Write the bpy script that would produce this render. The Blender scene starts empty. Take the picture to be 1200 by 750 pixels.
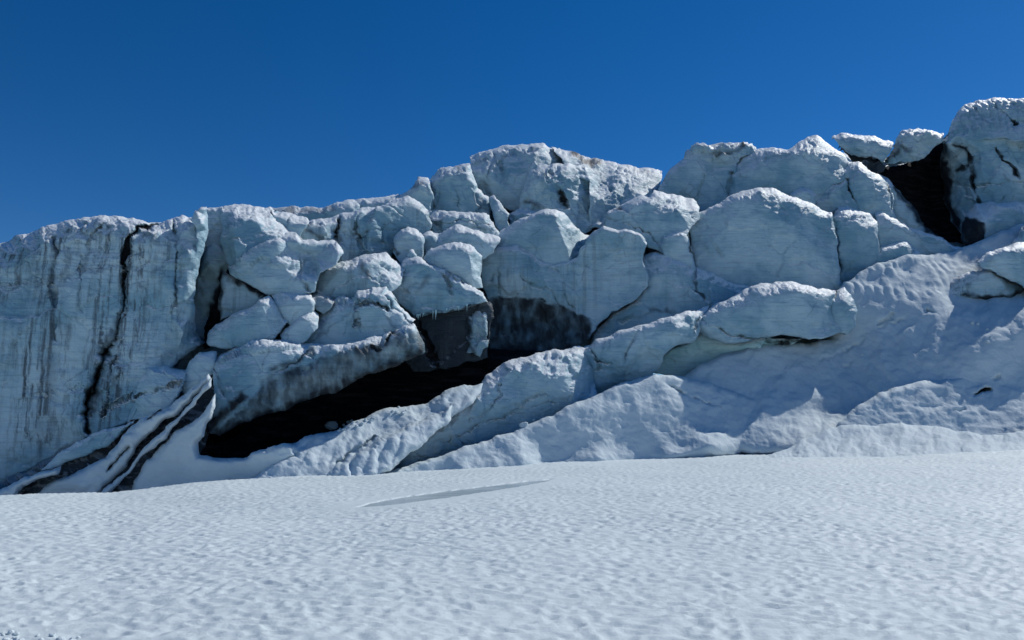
import bpy, math, random
import numpy as np
from mathutils.geometry import delaunay_2d_cdt
from mathutils import Vector

random.seed(7)
R = math.radians
scene = bpy.context.scene
col = scene.collection

# ------------------------------------------------------------------ camera
CAM_Z, F, PITCH = 1.8, 889.0, math.atan(130.0 / 889.0)
cam = bpy.data.cameras.new('camera')
cam.sensor_width = 36.0
cam.lens = 36.0 * F / 1200.0
cam.clip_start, cam.clip_end = 0.05, 5000.0
camo = bpy.data.objects.new('camera', cam)
camo.location = (0, 0, CAM_Z)
camo.rotation_euler = (math.pi / 2 + PITCH, 0, 0)
col.objects.link(camo)
scene.camera = camo

# ------------------------------------------------------------------ sky and sun
SUN_AZ, SUN_EL = R(56), R(43)          # azimuth: right of straight ahead (+Y), the sun stands behind the ice
world = bpy.data.worlds.new('World')
scene.world = world
world.use_nodes = True
wn = world.node_tree
wn.nodes.clear()
sky = wn.nodes.new('ShaderNodeTexSky')
sky.sky_type = 'NISHITA'
sky.sun_disc = False
sky.sun_elevation = SUN_EL
sky.sun_rotation = SUN_AZ
sky.altitude = 2600
sky.air_density = 1.0
sky.dust_density = 0.2
sky.ozone_density = 2.5
bg = wn.nodes.new('ShaderNodeBackground')
bg.inputs['Strength'].default_value = 0.13
wo = wn.nodes.new('ShaderNodeOutputWorld')
hs = wn.nodes.new('ShaderNodeHueSaturation')           # the deep saturated blue of the whole sky
hs.inputs['Saturation'].default_value = 1.38
hs.inputs['Hue'].default_value = 0.506
wn.links.new(sky.outputs[0], hs.inputs['Color'])
wn.links.new(hs.outputs[0], bg.inputs[0])
wn.links.new(bg.outputs[0], wo.inputs[0])

sl = bpy.data.lights.new('sun', 'SUN')
sl.energy = 5.0
sl.angle = R(0.5)
sl.color = (1.0, 0.985, 0.935)
so = bpy.data.objects.new('sun', sl)
sd = Vector((math.sin(SUN_AZ) * math.cos(SUN_EL), math.cos(SUN_AZ) * math.cos(SUN_EL), math.sin(SUN_EL)))
so.rotation_euler = sd.to_track_quat('Z', 'Y').to_euler()
so.location = (40, 60, 60)
col.objects.link(so)

scene.cycles.diffuse_bounces = 2
scene.view_settings.view_transform = 'Standard'
scene.view_settings.look = 'None'
scene.view_settings.gamma = 1.0
scene.view_settings.exposure = -0.60
scene.view_settings.use_curve_mapping = False

# ------------------------------------------------------------------ noise
def hsh(ix, iy, iz, s):
    h = (ix.astype(np.int64) * 374761393 + iy.astype(np.int64) * 668265263 + iz.astype(np.int64) * 2147483647 + s * 1274126177) & 0xffffffff
    h = ((h ^ (h >> 13)) * 1274126177) & 0xffffffff
    h = ((h ^ (h >> 16)) * 2246822519) & 0xffffffff
    return (h ^ (h >> 15)) & 0xffffffff

GR = np.array([(1,1,0),(-1,1,0),(1,-1,0),(-1,-1,0),(1,0,1),(-1,0,1),(1,0,-1),(-1,0,-1),
               (0,1,1),(0,-1,1),(0,1,-1),(0,-1,-1),(1,1,0),(-1,1,0),(0,-1,1),(0,-1,-1)], dtype=np.float64)

def perlin(P, s=0):
    i = np.floor(P).astype(np.int64)
    f = P - i
    u = f * f * f * (f * (f * 6 - 15) + 10)
    out = np.zeros(len(P))
    for dx in (0, 1):
        wx = u[:, 0] if dx else 1 - u[:, 0]
        for dy in (0, 1):
            wy = u[:, 1] if dy else 1 - u[:, 1]
            for dz in (0, 1):
                wz = u[:, 2] if dz else 1 - u[:, 2]
                g = GR[hsh(i[:, 0] + dx, i[:, 1] + dy, i[:, 2] + dz, s) & 15]
                d = g[:, 0] * (f[:, 0] - dx) + g[:, 1] * (f[:, 1] - dy) + g[:, 2] * (f[:, 2] - dz)
                out += wx * wy * wz * d
    return out

def fbm(P, octv=4, s=0, gain=0.5):
    a, o, t = 1.0, np.zeros(len(P)), 1.0
    for k in range(octv):
        o += a * perlin(P * t + 13.7 * k, s + k)
        a *= gain
        t *= 2.03
    return o

def facets(P, s=0):
    """piecewise planar cells: (offset, distance to the cell border)"""
    i = np.floor(P).astype(np.int64)
    best = np.full(len(P), 9.0); sec = np.full(len(P), 9.0)
    bid = np.zeros(len(P), dtype=np.int64); bc = np.zeros_like(P)
    for dx in (-1, 0, 1):
        for dy in (-1, 0, 1):
            for dz in (-1, 0, 1):
                h = hsh(i[:, 0] + dx, i[:, 1] + dy, i[:, 2] + dz, s)
                c = np.stack([i[:, 0] + dx + (h & 255) / 255.0, i[:, 1] + dy + ((h >> 8) & 255) / 255.0,
                              i[:, 2] + dz + ((h >> 16) & 255) / 255.0], 1)
                d = np.sqrt(((P - c) ** 2).sum(1))
                m = d < best
                sec = np.where(m, best, np.minimum(sec, d))
                bid = np.where(m, h, bid); bc = np.where(m[:, None], c, bc)
                best = np.where(m, d, best)
    r1 = ((bid * 7919) >> 4 & 1023) / 511.5 - 1
    r2 = ((bid * 104729) >> 5 & 1023) / 511.5 - 1
    r3 = ((bid * 1299709) >> 6 & 1023) / 511.5 - 1
    r4 = ((bid * 15485863) >> 3 & 1023) / 511.5 - 1
    q = P - bc
    return r1 * 0.55 + (q[:, 0] * r2 + q[:, 1] * r3 * 0.3 + q[:, 2] * r4) * 0.9, sec - best

def sstep(a, b, x):
    t = np.clip((x - a) / (b - a), 0, 1)
    return t * t * (3 - 2 * t)

# ------------------------------------------------------------------ photograph pixel + distance -> place
cp, sp = math.cos(PITCH), math.sin(PITCH)
def place(px, py, Y):
    a = (np.asarray(px, float) - 600) / F
    b = (375 - np.asarray(py, float)) / F
    dy = cp - sp * b
    dz = sp + cp * b
    t = np.asarray(Y, float) / dy
    return np.stack([a * t, np.broadcast_to(Y, t.shape) * 1.0, CAM_Z + dz * t], -1)

def seg_dist(Q, pts, closed):
    """distance from Q to a polyline, with the index of the nearest segment"""
    n = len(pts)
    best = np.full(len(Q), 1e9); bi = np.zeros(len(Q), int)
    near = np.zeros_like(Q)
    for k in range(n if closed else n - 1):
        a, b = np.array(pts[k]), np.array(pts[(k + 1) % n])
        ab = b - a
        t = np.clip(((Q - a) @ ab) / max(ab @ ab, 1e-9), 0, 1)
        c = a + t[:, None] * ab
        d = np.sqrt(((Q - c) ** 2).sum(1))
        m = d < best
        best = np.where(m, d, best); bi = np.where(m, k, bi)
        near = np.where(m[:, None], c, near)
    return best, bi, near

def inside(Q, pts):
    r = np.zeros(len(Q), bool)
    n = len(pts)
    for k in range(n):
        (x1, y1), (x2, y2) = pts[k], pts[(k + 1) % n]
        if y1 == y2: continue
        c = ((y1 > Q[:, 1]) != (y2 > Q[:, 1])) & (Q[:, 0] < (x2 - x1) * (Q[:, 1] - y1) / (y2 - y1) + x1)
        r ^= c
    return r

def curve_pts(pts, n=3):
    """rounds a polyline a little (Chaikin)"""
    return pts

MATS = {}
def mesh_obj(name, V, Fc, mat, mask=None, smooth=True):
    me = bpy.data.meshes.new(name)
    Fc = np.asarray(Fc)
    me.vertices.add(len(V))
    me.vertices.foreach_set('co', np.ascontiguousarray(V, dtype=np.float32).ravel())
    fl = [np.asarray(f) for f in Fc] if Fc.dtype == object else None
    k = Fc.shape[1]
    me.loops.add(Fc.size)
    me.loops.foreach_set('vertex_index', np.ascontiguousarray(Fc, dtype=np.int32).ravel())
    me.polygons.add(len(Fc))
    me.polygons.foreach_set('loop_start', np.arange(0, Fc.size, k, dtype=np.int32))
    me.polygons.foreach_set('loop_total', np.full(len(Fc), k, dtype=np.int32))
    me.polygons.foreach_set('use_smooth', np.full(len(Fc), smooth))
    me.update(calc_edges=True)
    if mask is not None:
        at = me.color_attributes.new('mask', 'FLOAT_COLOR', 'POINT')
        at.data.foreach_set('color', np.ascontiguousarray(mask, dtype=np.float32).ravel())
    me.materials.append(MATS[mat])
    me.validate()
    o = bpy.data.objects.new(name, me)
    col.objects.link(o)
    return o

STEP = 1.35
def solid(name, out, D, inner=(), top=(12, 1.3), side=(8, .7), bot=(5, .3), thick=4.0, cracks=(), dirt=(),
          base_dirt=0.0, streak=0.0, rough=1.0, facet=1.0, fsize=1.7, frost=1.0, sm=3, mat='ice', ribs=0.0,
          warp=1.0, ribbox=None, chisel=0.0, seed=0, h=None, cap=0.0):
    """a closed lump: a front relief over an outline, rolled back at its rim, with real depth behind it"""
    h = h or STEP
    pts = [(p[0], p[1]) for p in out]
    dep = [D + (p[2] if len(p) > 2 else 0.0) for p in out]
    cx = [Vector((p[0], p[1])) for p in out] + [Vector((p[0], p[1])) for p in inner]
    cd = dep + [D + p[2] for p in inner]
    n = len(out)
    v2, e2, f2, ov, oe, of = delaunay_2d_cdt(cx, [(k, (k + 1) % n) for k in range(n)], [], 0, 1e-4)
    vd = [np.mean([cd[i] for i in o]) if len(o) else None for o in ov]
    for k, dv in enumerate(vd):                      # a crossing the triangulation added
        if dv is None:
            q = v2[k]
            vd[k] = cd[min(range(len(cx)), key=lambda j: (cx[j] - q).length)]
    xs = [p[0] for p in pts]; ys = [p[1] for p in pts]
    gx = np.arange(min(xs) - 2 * h, max(xs) + 2 * h, h)
    gy = np.arange(min(ys) - 2 * h, max(ys) + 2 * h, h)
    nx, ny = len(gx), len(gy)
    Q = np.stack(np.meshgrid(gx, gy), -1).reshape(-1, 2)
    dist, bi, near = seg_dist(Q, pts, True)
    ins = inside(Q, pts)
    snap = (~ins) & (dist < h * 1.01)
    Q = np.where(snap[:, None], near, Q)
    dist = np.where(ins, dist, 0)
    keep = ins | snap
    # depth from the triangulated control points
    Y = np.full(len(Q), np.nan)
    for f in f2:
        a, b, c = (np.array(v2[i]) for i in f)
        det = (b[1] - c[1]) * (a[0] - c[0]) + (c[0] - b[0]) * (a[1] - c[1])
        if abs(det) < 1e-9: continue
        l1 = ((b[1] - c[1]) * (Q[:, 0] - c[0]) + (c[0] - b[0]) * (Q[:, 1] - c[1])) / det
        l2 = ((c[1] - a[1]) * (Q[:, 0] - c[0]) + (a[0] - c[0]) * (Q[:, 1] - c[1])) / det
        l3 = 1 - l1 - l2
        m = (l1 > -1e-3) & (l2 > -1e-3) & (l3 > -1e-3) & np.isnan(Y)
        Y = np.where(m, l1 * vd[f[0]] + l2 * vd[f[1]] + l3 * vd[f[2]], Y)
    bad = np.isnan(Y)
    if bad.any():
        Y[bad] = np.array(dep)[bi[bad]]
    G = Y.reshape(ny, nx); K = keep.reshape(ny, nx).astype(float)
    for _ in range(sm):                               # soften the folds
        num = np.zeros_like(G); den = np.zeros_like(G)
        for dy_, dx_ in ((0, 0), (1, 0), (-1, 0), (0, 1), (0, -1)):
            g2 = np.roll(np.roll(G * K, dy_, 0), dx_, 1); k2 = np.roll(np.roll(K, dy_, 0), dx_, 1)
            num += g2; den += k2
        G = np.where(K > 0, num / np.maximum(den, 1e-6), G)
    Y = G.reshape(-1)
    if chisel > 0:                                     # broad fracture planes that knock the corners off
        rnd = random.Random(seed * 17 + 5)
        P0 = np.array(pts); c2 = P0.mean(0)
        for k in range(12):
            th = (k + rnd.uniform(-.4, .4)) * 2 * math.pi / 12
            d2 = np.array([math.cos(th), math.sin(th)])
            if d2[1] > -.1: continue                   # only towards the top and the upper flanks
            ext = ((P0 - c2) @ d2).max()
            upw = max(0, -d2[1])                       # planes towards the top lean back further
            o_ = rnd.uniform(.40, .88) * ext
            sl_ = rnd.uniform(.25, .9) * (1 + .8 * upw) * chisel * D / F if D > 1 else 0
            Y = np.maximum(Y, Y + sl_ * np.maximum((Q - c2) @ d2 - o_, 0))
    # rolled rim
    area = sum(pts[k][0] * pts[(k + 1) % n][1] - pts[(k + 1) % n][0] * pts[k][1] for k in range(n))
    sg = 1.0 if area > 0 else -1.0
    ups = []
    for k in range(n):
        ex, ey = pts[(k + 1) % n][0] - pts[k][0], pts[(k + 1) % n][1] - pts[k][1]
        L = math.hypot(ex, ey) or 1
        ups.append((sg * ey / L, -(-sg * ex / L)))     # outward normal: x right, y up
    ups = np.array(ups)
    w3 = place(Q[:, 0], Q[:, 1], Y)
    jit = 1 + 0.55 * fbm(w3 * 0.9, 2, seed + 50)
    # blended over all edges so that neighbouring edges meet without a crease
    sb = np.zeros(len(Q))
    up, sd_ = ups[bi][:, 1], np.abs(ups[bi][:, 0])
    wt = np.clip(up, 0, 1); wb = np.clip(-up, 0, 1); ws = np.clip(1 - wt - wb, 0, 1)
    rr = np.maximum((wt * top[0] + wb * bot[0] + ws * side[0]), 1) * jit
    ss = wt * top[1] + wb * bot[1] + ws * side[1]
    t = np.clip(1 - dist / rr, 0, 1)
    roll = ss * (1 - np.sqrt(np.clip(1 - t * t, 0, 1)) * 0.85 - 0.15 * (1 - t))
    Gr = roll.reshape(ny, nx)
    for _ in range(2):
        num = np.zeros_like(Gr); den = np.zeros_like(Gr)
        for dy_, dx_ in ((0, 0), (1, 0), (-1, 0), (0, 1), (0, -1)):
            num += np.roll(np.roll(Gr * K, dy_, 0), dx_, 1); den += np.roll(np.roll(K, dy_, 0), dx_, 1)
        Gr = np.where(K > 0, num / np.maximum(den, 1e-6), Gr)
    Y = Y + Gr.reshape(-1)
    # cracks, grit and painted shade
    dm = np.full(len(Q), float(base_dirt))
    wq = Q + np.stack([fbm(np.c_[Q * 0.11, Q[:, 0] * 0], 2, 91), fbm(np.c_[Q * 0.11, Q[:, 0] * 0 + 7], 2, 92)], 1) * 3.0
    wob = 1 + 0.8 * fbm(np.c_[Q * 0.05, Q[:, 0] * 0 + 3], 3, 93)
    for pl, w, dp in cracks:
        d = seg_dist(wq, pl, False)[0]
        g = np.exp(-(d / np.maximum(w * np.clip(wob, .65, 1.7), 1.15)) ** 2)
        if w < 1.8: g = g * np.clip(.7 + 1.5 * fbm(np.c_[Q * 0.035, Q[:, 0] * 0 + len(pl)], 2, 95), .12, 1)
        Y = Y + dp * g
        if mat != 'slope_snow': dm = np.maximum(dm, g * min(1, dp / .5))  # the shade in each groove is painted dark as well
    blot = fbm(np.c_[Q * np.array([0.09, 0.045]), Q[:, 0] * 0 + 9], 4, 94)
    for pl, w, st in dirt:
        if len(pl) > 2 and pl[0] == pl[-1]:
            ins2 = inside(wq, pl[:-1]); d = seg_dist(wq, pl, False)[0]
            g = np.where(ins2, 1.0, np.exp(-(d / w) ** 2))
        else:
            d = seg_dist(wq, pl, False)[0]
            g = np.exp(-(d / w) ** 2)
        dm = np.maximum(dm, st * g * np.clip(1 + .35 * blot, 0.5, 1.2))
    # warp, lift into space
    wp = np.stack([fbm(np.c_[Q * 0.045, Q[:, 0] * 0], 4, 11), fbm(np.c_[Q * 0.045, Q[:, 0] * 0 + 5], 4, 12)], 1) * 3.2 * warp
    P = place(Q[:, 0] + wp[:, 0], Q[:, 1] + wp[:, 1], Y)
    idx = np.arange(ny * nx).reshape(ny, nx)
    kk = keep.reshape(ny, nx)
    qm = kk[:-1, :-1] & kk[1:, :-1] & kk[1:, 1:] & kk[:-1, 1:]
    # drop quads whose centre lies outside (thin gaps)
    A = np.stack([idx[:-1, :-1][qm], idx[1:, :-1][qm], idx[1:, 1:][qm], idx[:-1, 1:][qm]], 1)
    cen = Q[A].mean(1)
    A = A[inside(cen, pts) | (seg_dist(cen, pts, True)[0] < 0.4)]
    used = np.unique(A)
    rm = np.full(ny * nx, -1); rm[used] = np.arange(len(used))
    A = rm[A]; P = P[used]; dm = dm[used]; dist = dist[used]; Qu = Q[used]; rollu = Gr.reshape(-1)[used]
    # normals
    def normals(P, A):
        nrm = np.zeros_like(P)
        fn = np.cross(P[A[:, 2]] - P[A[:, 0]], P[A[:, 3]] - P[A[:, 1]])
        for k in range(4): np.add.at(nrm, A[:, k], fn)
        return nrm / np.maximum(np.linalg.norm(nrm, axis=1), 1e-12)[:, None]
    N = normals(P, A)
    upf = sstep(0.30, 0.62, N[:, 2])
    fade = 0.35 + 0.65 * sstep(0, 8, dist)
    disp = rough * (0.10 * fbm(P * 0.5, 4, 21) + 0.05 * fbm(P * np.array([1.2, 1.2, 3.0]), 3, 22))
    if rough > .95 and mat != 'slope_snow':
        disp += (rough - .9) * 0.34 * (0.28 - np.abs(fbm(P * np.array([1.5, 1.5, 1.9]), 4, 25)))
    if facet > 0:
        q = P + 0.5 * np.stack([fbm(P * 0.6, 2, 31), fbm(P * 0.6, 2, 32), fbm(P * 0.6, 2, 33)], 1)
        fo, fb = facets(q / fsize + seed * 3.1, 41)
        fo2, fb2 = facets(q / (fsize * .36) + seed, 42)
        disp += facet * (0.30 * fo + 0.07 * fo2)
        disp -= facet * 0.10 * np.exp(-(fb / 0.03) ** 2) * (fbm(P * 0.4, 2, 35) > 0.08)
        lay = np.sin((P[:, 2] + 0.05 * P[:, 0] + 0.5 * fbm(P * 0.3, 3, 36)) * 9.0)
        disp += 0.012 * facet * lay
    # weathered granular crust on what lies flat
    P2 = P * np.array([7.5, 1.7, 1.7]) + 0.4 * np.stack([fbm(P * 1.5, 2, 65)] * 3, 1)
    crust = 0.075 * (0.3 - np.abs(fbm(P2, 2, 61))) + 0.045 * fbm(P * 8.0, 2, 62) + 0.02 * fbm(P * 2.2, 2, 66)
    disp += frost * upf * crust
    if ribs:
        s_ = (P[:, 0] * 0.9 + P[:, 1] * 0.25 - P[:, 2] * 0.35)
        rb = np.abs(np.sin(s_ * 6.5 + 1.6 * fbm(P * 0.6, 2, 63)))
        if ribbox:
            x0, x1, y0, y1 = ribbox
            rb = rb * sstep(x0 - 10, x0 + 10, Qu[:, 0]) * sstep(x1 + 20, x1 - 20, Qu[:, 0]) * sstep(y1 + 8, y1 - 8, Qu[:, 1])
        disp += ribs * (0.10 * rb) * sstep(0.2, 0.45, N[:, 2]) * sstep(-.2, .25, fbm(P * 0.25, 2, 64) + .15)
    P = P + N * (disp * fade)[:, None]
    N = normals(P, A)
    fr = np.clip(sstep(0.34, 0.74, N[:, 2]) * frost, 0, 1)
    mask = np.c_[np.clip(dm, 0, 1), fr, np.full(len(P), streak), np.ones(len(P))]
    # close the back
    ed = np.concatenate([A[:, [0, 1]], A[:, [1, 2]], A[:, [2, 3]], A[:, [3, 0]]])
    key = np.sort(ed, 1); kid = key[:, 0] * (len(P) + 1) + key[:, 1]
    u, inv, cnt = np.unique(kid, return_inverse=True, return_counts=True)
    be = ed[cnt[inv] == 1]
    bv = np.unique(be); bm = np.full(len(P), -1); bm[bv] = np.arange(len(bv))
    c0 = P.mean(0); nb = len(bv)
    pb = P[bv]; tk = thick * .45
    # inward direction at the rim, so the back narrows where the outline is hollow too
    fe = np.concatenate([np.arange(len(A))] * 4)[cnt[inv] == 1]
    inw = np.zeros((len(P), 2))
    dv = P[A[fe]].mean(1)[:, [0, 2]] - (P[be[:, 0]] + P[be[:, 1]])[:, [0, 2]] / 2
    np.add.at(inw, be[:, 0], dv); np.add.at(inw, be[:, 1], dv)
    inw = inw[bv]; inw /= np.maximum(np.linalg.norm(inw, axis=1), 1e-9)[:, None]
    ray = np.stack([pb[:, 0] / pb[:, 1], (pb[:, 2] - CAM_Z) / pb[:, 1]], 1)
    kdot = np.maximum((inw * ray).sum(1), 0) * 1.15 + .06
    def project(p):
        dz = p[:, 2] - CAM_Z
        w = cp * p[:, 1] + sp * dz
        return np.stack([600 + F * p[:, 0] / w, 375 - F * (cp * dz - sp * p[:, 1]) / w], 1)
    rimq = project(pb)
    def back(tt):                                      # shallower where the lump is too slim to carry the full depth
        tv = np.full(nb, float(tt))
        for _ in range(6):
            r = pb + np.stack([inw[:, 0] * kdot * tv, tv, inw[:, 1] * kdot * tv], 1)
            bad = ~inside(project(r) - wp[used][bv], pts)
            tv = np.where(bad, tv * .5, tv)
        return pb + np.stack([inw[:, 0] * kdot * tv, tv, inw[:, 1] * kdot * tv], 1)
    r1, r2 = back(tk), back(thick + .6)
    r2[:, 1] = np.maximum(r2[:, 1], r1[:, 1] + .02)
    v3, e3, f3, ov3, oe3, of3 = delaunay_2d_cdt([Vector(q) for q in Qu[bv]], [(int(bm[a_]), int(bm[b_])) for a_, b_ in be], [], 1, 1e-5)
    o3 = [o_[0] if len(o_) else 0 for o_ in ov3]
    q3 = np.array([[o3[k] for k in f_][::-1] for f_ in f3 if len(f_) == 3])
    V = np.concatenate([P, r1, r2])
    n0 = len(P); a, b = be[:, 0], be[:, 1]
    q1 = np.stack([b, a, n0 + bm[a], n0 + bm[b]], 1)
    q2 = np.stack([n0 + bm[b], n0 + bm[a], n0 + nb + bm[a], n0 + nb + bm[b]], 1)
    M = np.concatenate([mask, mask[bv], mask[bv]])
    quads = np.concatenate([A, q1, q2])
    tri = np.concatenate([quads[:, [0, 1, 2]], quads[:, [0, 2, 3]], q3 + n0 + nb])
    return mesh_obj(name, V, tri, mat, M)

# ------------------------------------------------------------------ materials
def nt(name):
    m = bpy.data.materials.new(name); m.use_nodes = True
    t = m.node_tree; t.nodes.clear()
    MATS[name] = m
    o = t.nodes.new('ShaderNodeOutputMaterial'); p = t.nodes.new('ShaderNodeBsdfPrincipled')
    t.links.new(p.outputs[0], o.inputs[0])
    return t, p
def mapped(t, scale, rot=(0, 0, 0)):
    c = t.nodes.new('ShaderNodeTexCoord'); mp = t.nodes.new('ShaderNodeMapping')
    mp.inputs['Scale'].default_value = scale; mp.inputs['Rotation'].default_value = rot
    t.links.new(c.outputs['Object'], mp.inputs[0]); return mp.outputs[0]
def noise(t, vec, sc, det=4, rough=.55):
    n = t.nodes.new('ShaderNodeTexNoise')
    n.inputs['Scale'].default_value = sc; n.inputs['Detail'].default_value = det; n.inputs['Roughness'].default_value = rough
    t.links.new(vec, n.inputs['Vector']); return n.outputs['Fac']
def ramp(t, f, a, b, ca=0.0, cb=1.0):
    n = t.nodes.new('ShaderNodeMapRange'); n.interpolation_type = 'SMOOTHSTEP'
    n.inputs[1].default_value, n.inputs[2].default_value, n.inputs[3].default_value, n.inputs[4].default_value = a, b, ca, cb
    t.links.new(f, n.inputs[0]); return n.outputs[0]
def math_(t, op, a, b):
    n = t.nodes.new('ShaderNodeMath'); n.operation = op
    for k, v in enumerate((a, b)):
        if isinstance(v, (int, float)): n.inputs[k].default_value = v
        else: t.links.new(v, n.inputs[k])
    return n.outputs[0]
def mix(t, f, a, b):
    n = t.nodes.new('ShaderNodeMix'); n.data_type = 'RGBA'
    if isinstance(f, (int, float)): n.inputs[0].default_value = f
    else: t.links.new(f, n.inputs[0])
    for k, v in ((6, a), (7, b)):
        if isinstance(v, tuple): n.inputs[k].default_value = (*v, 1)
        else: t.links.new(v, n.inputs[k])
    return n.outputs[2]
def bump(t, p, hgt, st, dist):
    n = t.nodes.new('ShaderNodeBump'); n.inputs['Strength'].default_value = st; n.inputs['Distance'].default_value = dist
    t.links.new(hgt, n.inputs['Height']); t.links.new(n.outputs[0], p.inputs['Normal'])

def ice_material(name, cool, pale, crust, dirt_shade_c):
    t, p = nt(name)
    at = t.nodes.new('ShaderNodeAttribute'); at.attribute_name = 'mask'
    sep = t.nodes.new('ShaderNodeSeparateColor'); t.links.new(at.outputs['Color'], sep.inputs[0])
    big = noise(t, mapped(t, (1, 1, 1)), 0.35, 5, .6)
    c = mix(t, ramp(t, big, .36, .64), cool, pale)
    # fine layering of the ice
    lay = noise(t, mapped(t, (.35, .35, 5.0), (0, R(4), 0)), 1.6, 5, .65)
    c = mix(t, ramp(t, lay, .48, .70, 0, .36), c, tuple(x * .62 for x in cool))
    # old meltwater streaks running down
    stv = noise(t, mapped(t, (4.0, 4.0, .16)), 1.0, 6, .7)
    stm = noise(t, mapped(t, (1, 1, .35)), 0.30, 3, .5)
    sf = math_(t, 'MULTIPLY', ramp(t, stv, .44, .64), ramp(t, stm, .36, .60))
    sf = math_(t, 'MULTIPLY', sf, sep.outputs[2])
    c = mix(t, sf, c, (.055, .075, .09))
    # hairline fractures
    wv = t.nodes.new('ShaderNodeVectorMath'); wv.operation = 'ADD'
    nz = t.nodes.new('ShaderNodeTexNoise'); nz.inputs['Scale'].default_value = .9; nz.inputs['Detail'].default_value = 4
    t.links.new(mapped(t, (1, 1, 1)), nz.inputs['Vector']); t.links.new(mapped(t, (1, 1, 1)), wv.inputs[0]); t.links.new(nz.outputs['Color'], wv.inputs[1])
    vo = t.nodes.new('ShaderNodeTexVoronoi'); vo.feature = 'DISTANCE_TO_EDGE'; vo.inputs['Scale'].default_value = .42
    t.links.new(wv.outputs[0], vo.inputs['Vector'])
    hf = math_(t, 'MULTIPLY', ramp(t, vo.outputs['Distance'], .004, .022, .32, 0), ramp(t, noise(t, mapped(t, (1, 1, 1)), .5, 2), .52, .60))
    c = mix(t, hf, c, (.10, .13, .155))
    # white crust on what lies flat
    cr = noise(t, mapped(t, (1, 1, 1)), 3.0, 4, .7)
    c = mix(t, math_(t, 'MULTIPLY', sep.outputs[1], ramp(t, cr, .2, .5, .55, 1.0)), c, crust)
    # grit, and shade painted through the same mask
    dn = noise(t, mapped(t, (2.6, 2.6, .6)), 1.5, 7, .72)
    df = math_(t, 'ADD', sep.outputs[0], math_(t, 'MULTIPLY', math_(t, 'SUBTRACT', dn, .5), .4))
    df = math_(t, 'MULTIPLY', ramp(t, df, .12, .85), ramp(t, sep.outputs[0], .1, .9, .55, 1.0))
    df = math_(t, 'MULTIPLY', df, ramp(t, sep.outputs[0], .02, .25))
    c = mix(t, df, c, dirt_shade_c)
    sp_ = noise(t, mapped(t, (1, 1, 1)), 9.0, 3, .6)
    c = mix(t, ramp(t, sp_, .66, .76, 0, .15), c, (.16, .18, .19))
    t.links.new(c, p.inputs['Base Color'])
    p.inputs['Roughness'].default_value = .5
    p.inputs['Specular IOR Level'].default_value = .28
    hb = math_(t, 'ADD', noise(t, mapped(t, (1, 1, 2.2)), 3.5, 6, .65), math_(t, 'MULTIPLY', lay, .8))
    fine = noise(t, mapped(t, (1.6, 1.6, 1)), 11.0, 5, .7)
    hb = math_(t, 'ADD', hb, math_(t, 'MULTIPLY', fine, .45))
    bump(t, p, hb, .5, .17)

ice_material('ice', (.235, .42, .515), (.50, .655, .72), (.86, .90, .915), (.016, .021, .027))
ice_material('blue_ice', (.36, .66, .72), (.58, .80, .83), (.80, .88, .92), (.02, .03, .035))
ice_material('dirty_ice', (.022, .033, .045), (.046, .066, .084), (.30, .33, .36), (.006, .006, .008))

t, p = nt('basal')                                   # black gritty ice under the glacier; also painted shade of cave and slot
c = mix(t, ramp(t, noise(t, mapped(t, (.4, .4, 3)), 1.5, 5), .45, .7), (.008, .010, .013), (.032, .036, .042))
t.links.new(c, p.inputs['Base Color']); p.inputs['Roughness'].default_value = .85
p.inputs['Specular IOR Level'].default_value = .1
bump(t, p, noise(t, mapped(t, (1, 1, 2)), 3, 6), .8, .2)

t, p = nt('slope_snow')
at = t.nodes.new('ShaderNodeAttribute'); at.attribute_name = 'mask'
sep = t.nodes.new('ShaderNodeSeparateColor'); t.links.new(at.outputs['Color'], sep.inputs[0])
c = mix(t, ramp(t, noise(t, mapped(t, (1, 1, 1)), .5, 5, .6), .35, .65), (.55, .645, .69), (.64, .725, .755))
dn = noise(t, mapped(t, (2, 2, 2)), 1.4, 7, .72)
df = math_(t, 'ADD', sep.outputs[0], math_(t, 'MULTIPLY', math_(t, 'SUBTRACT', dn, .5), 1.2))
df = math_(t, 'MULTIPLY', ramp(t, df, .3, .8), ramp(t, sep.outputs[0], .02, .25))
c = mix(t, df, c, (.012, .014, .018))
t.links.new(c, p.inputs['Base Color']); p.inputs['Roughness'].default_value = .75
p.inputs['Specular IOR Level'].default_value = .2
bump(t, p, noise(t, mapped(t, (1, 1, 1)), 6.0, 6, .65), .35, .10)

t, p = nt('field_snow')
c = mix(t, ramp(t, noise(t, mapped(t, (1, 1, 1)), .25, 4, .6), .3, .7), (.63, .715, .735), (.69, .765, .78))
t.links.new(c, p.inputs['Base Color']); p.inputs['Roughness'].default_value = .6
p.inputs['Specular IOR Level'].default_value = .25
hb = math_(t, 'ADD', noise(t, mapped(t, (1, 1, 1)), 22, 4, .6), math_(t, 'MULTIPLY', noise(t, mapped(t, (1, 1, 1)), 160, 2, .5), .35))
bump(t, p, hb, .5, .02)

t, p = nt('pool_ice')
c = mix(t, ramp(t, noise(t, mapped(t, (.5, 2, 1)), 1.2, 5), .35, .65), (.36, .45, .48), (.50, .59, .62))
t.links.new(c, p.inputs['Base Color']); p.inputs['Roughness'].default_value = .22
bump(t, p, noise(t, mapped(t, (1, 1, 1)), 5, 4), .15, .03)

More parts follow.
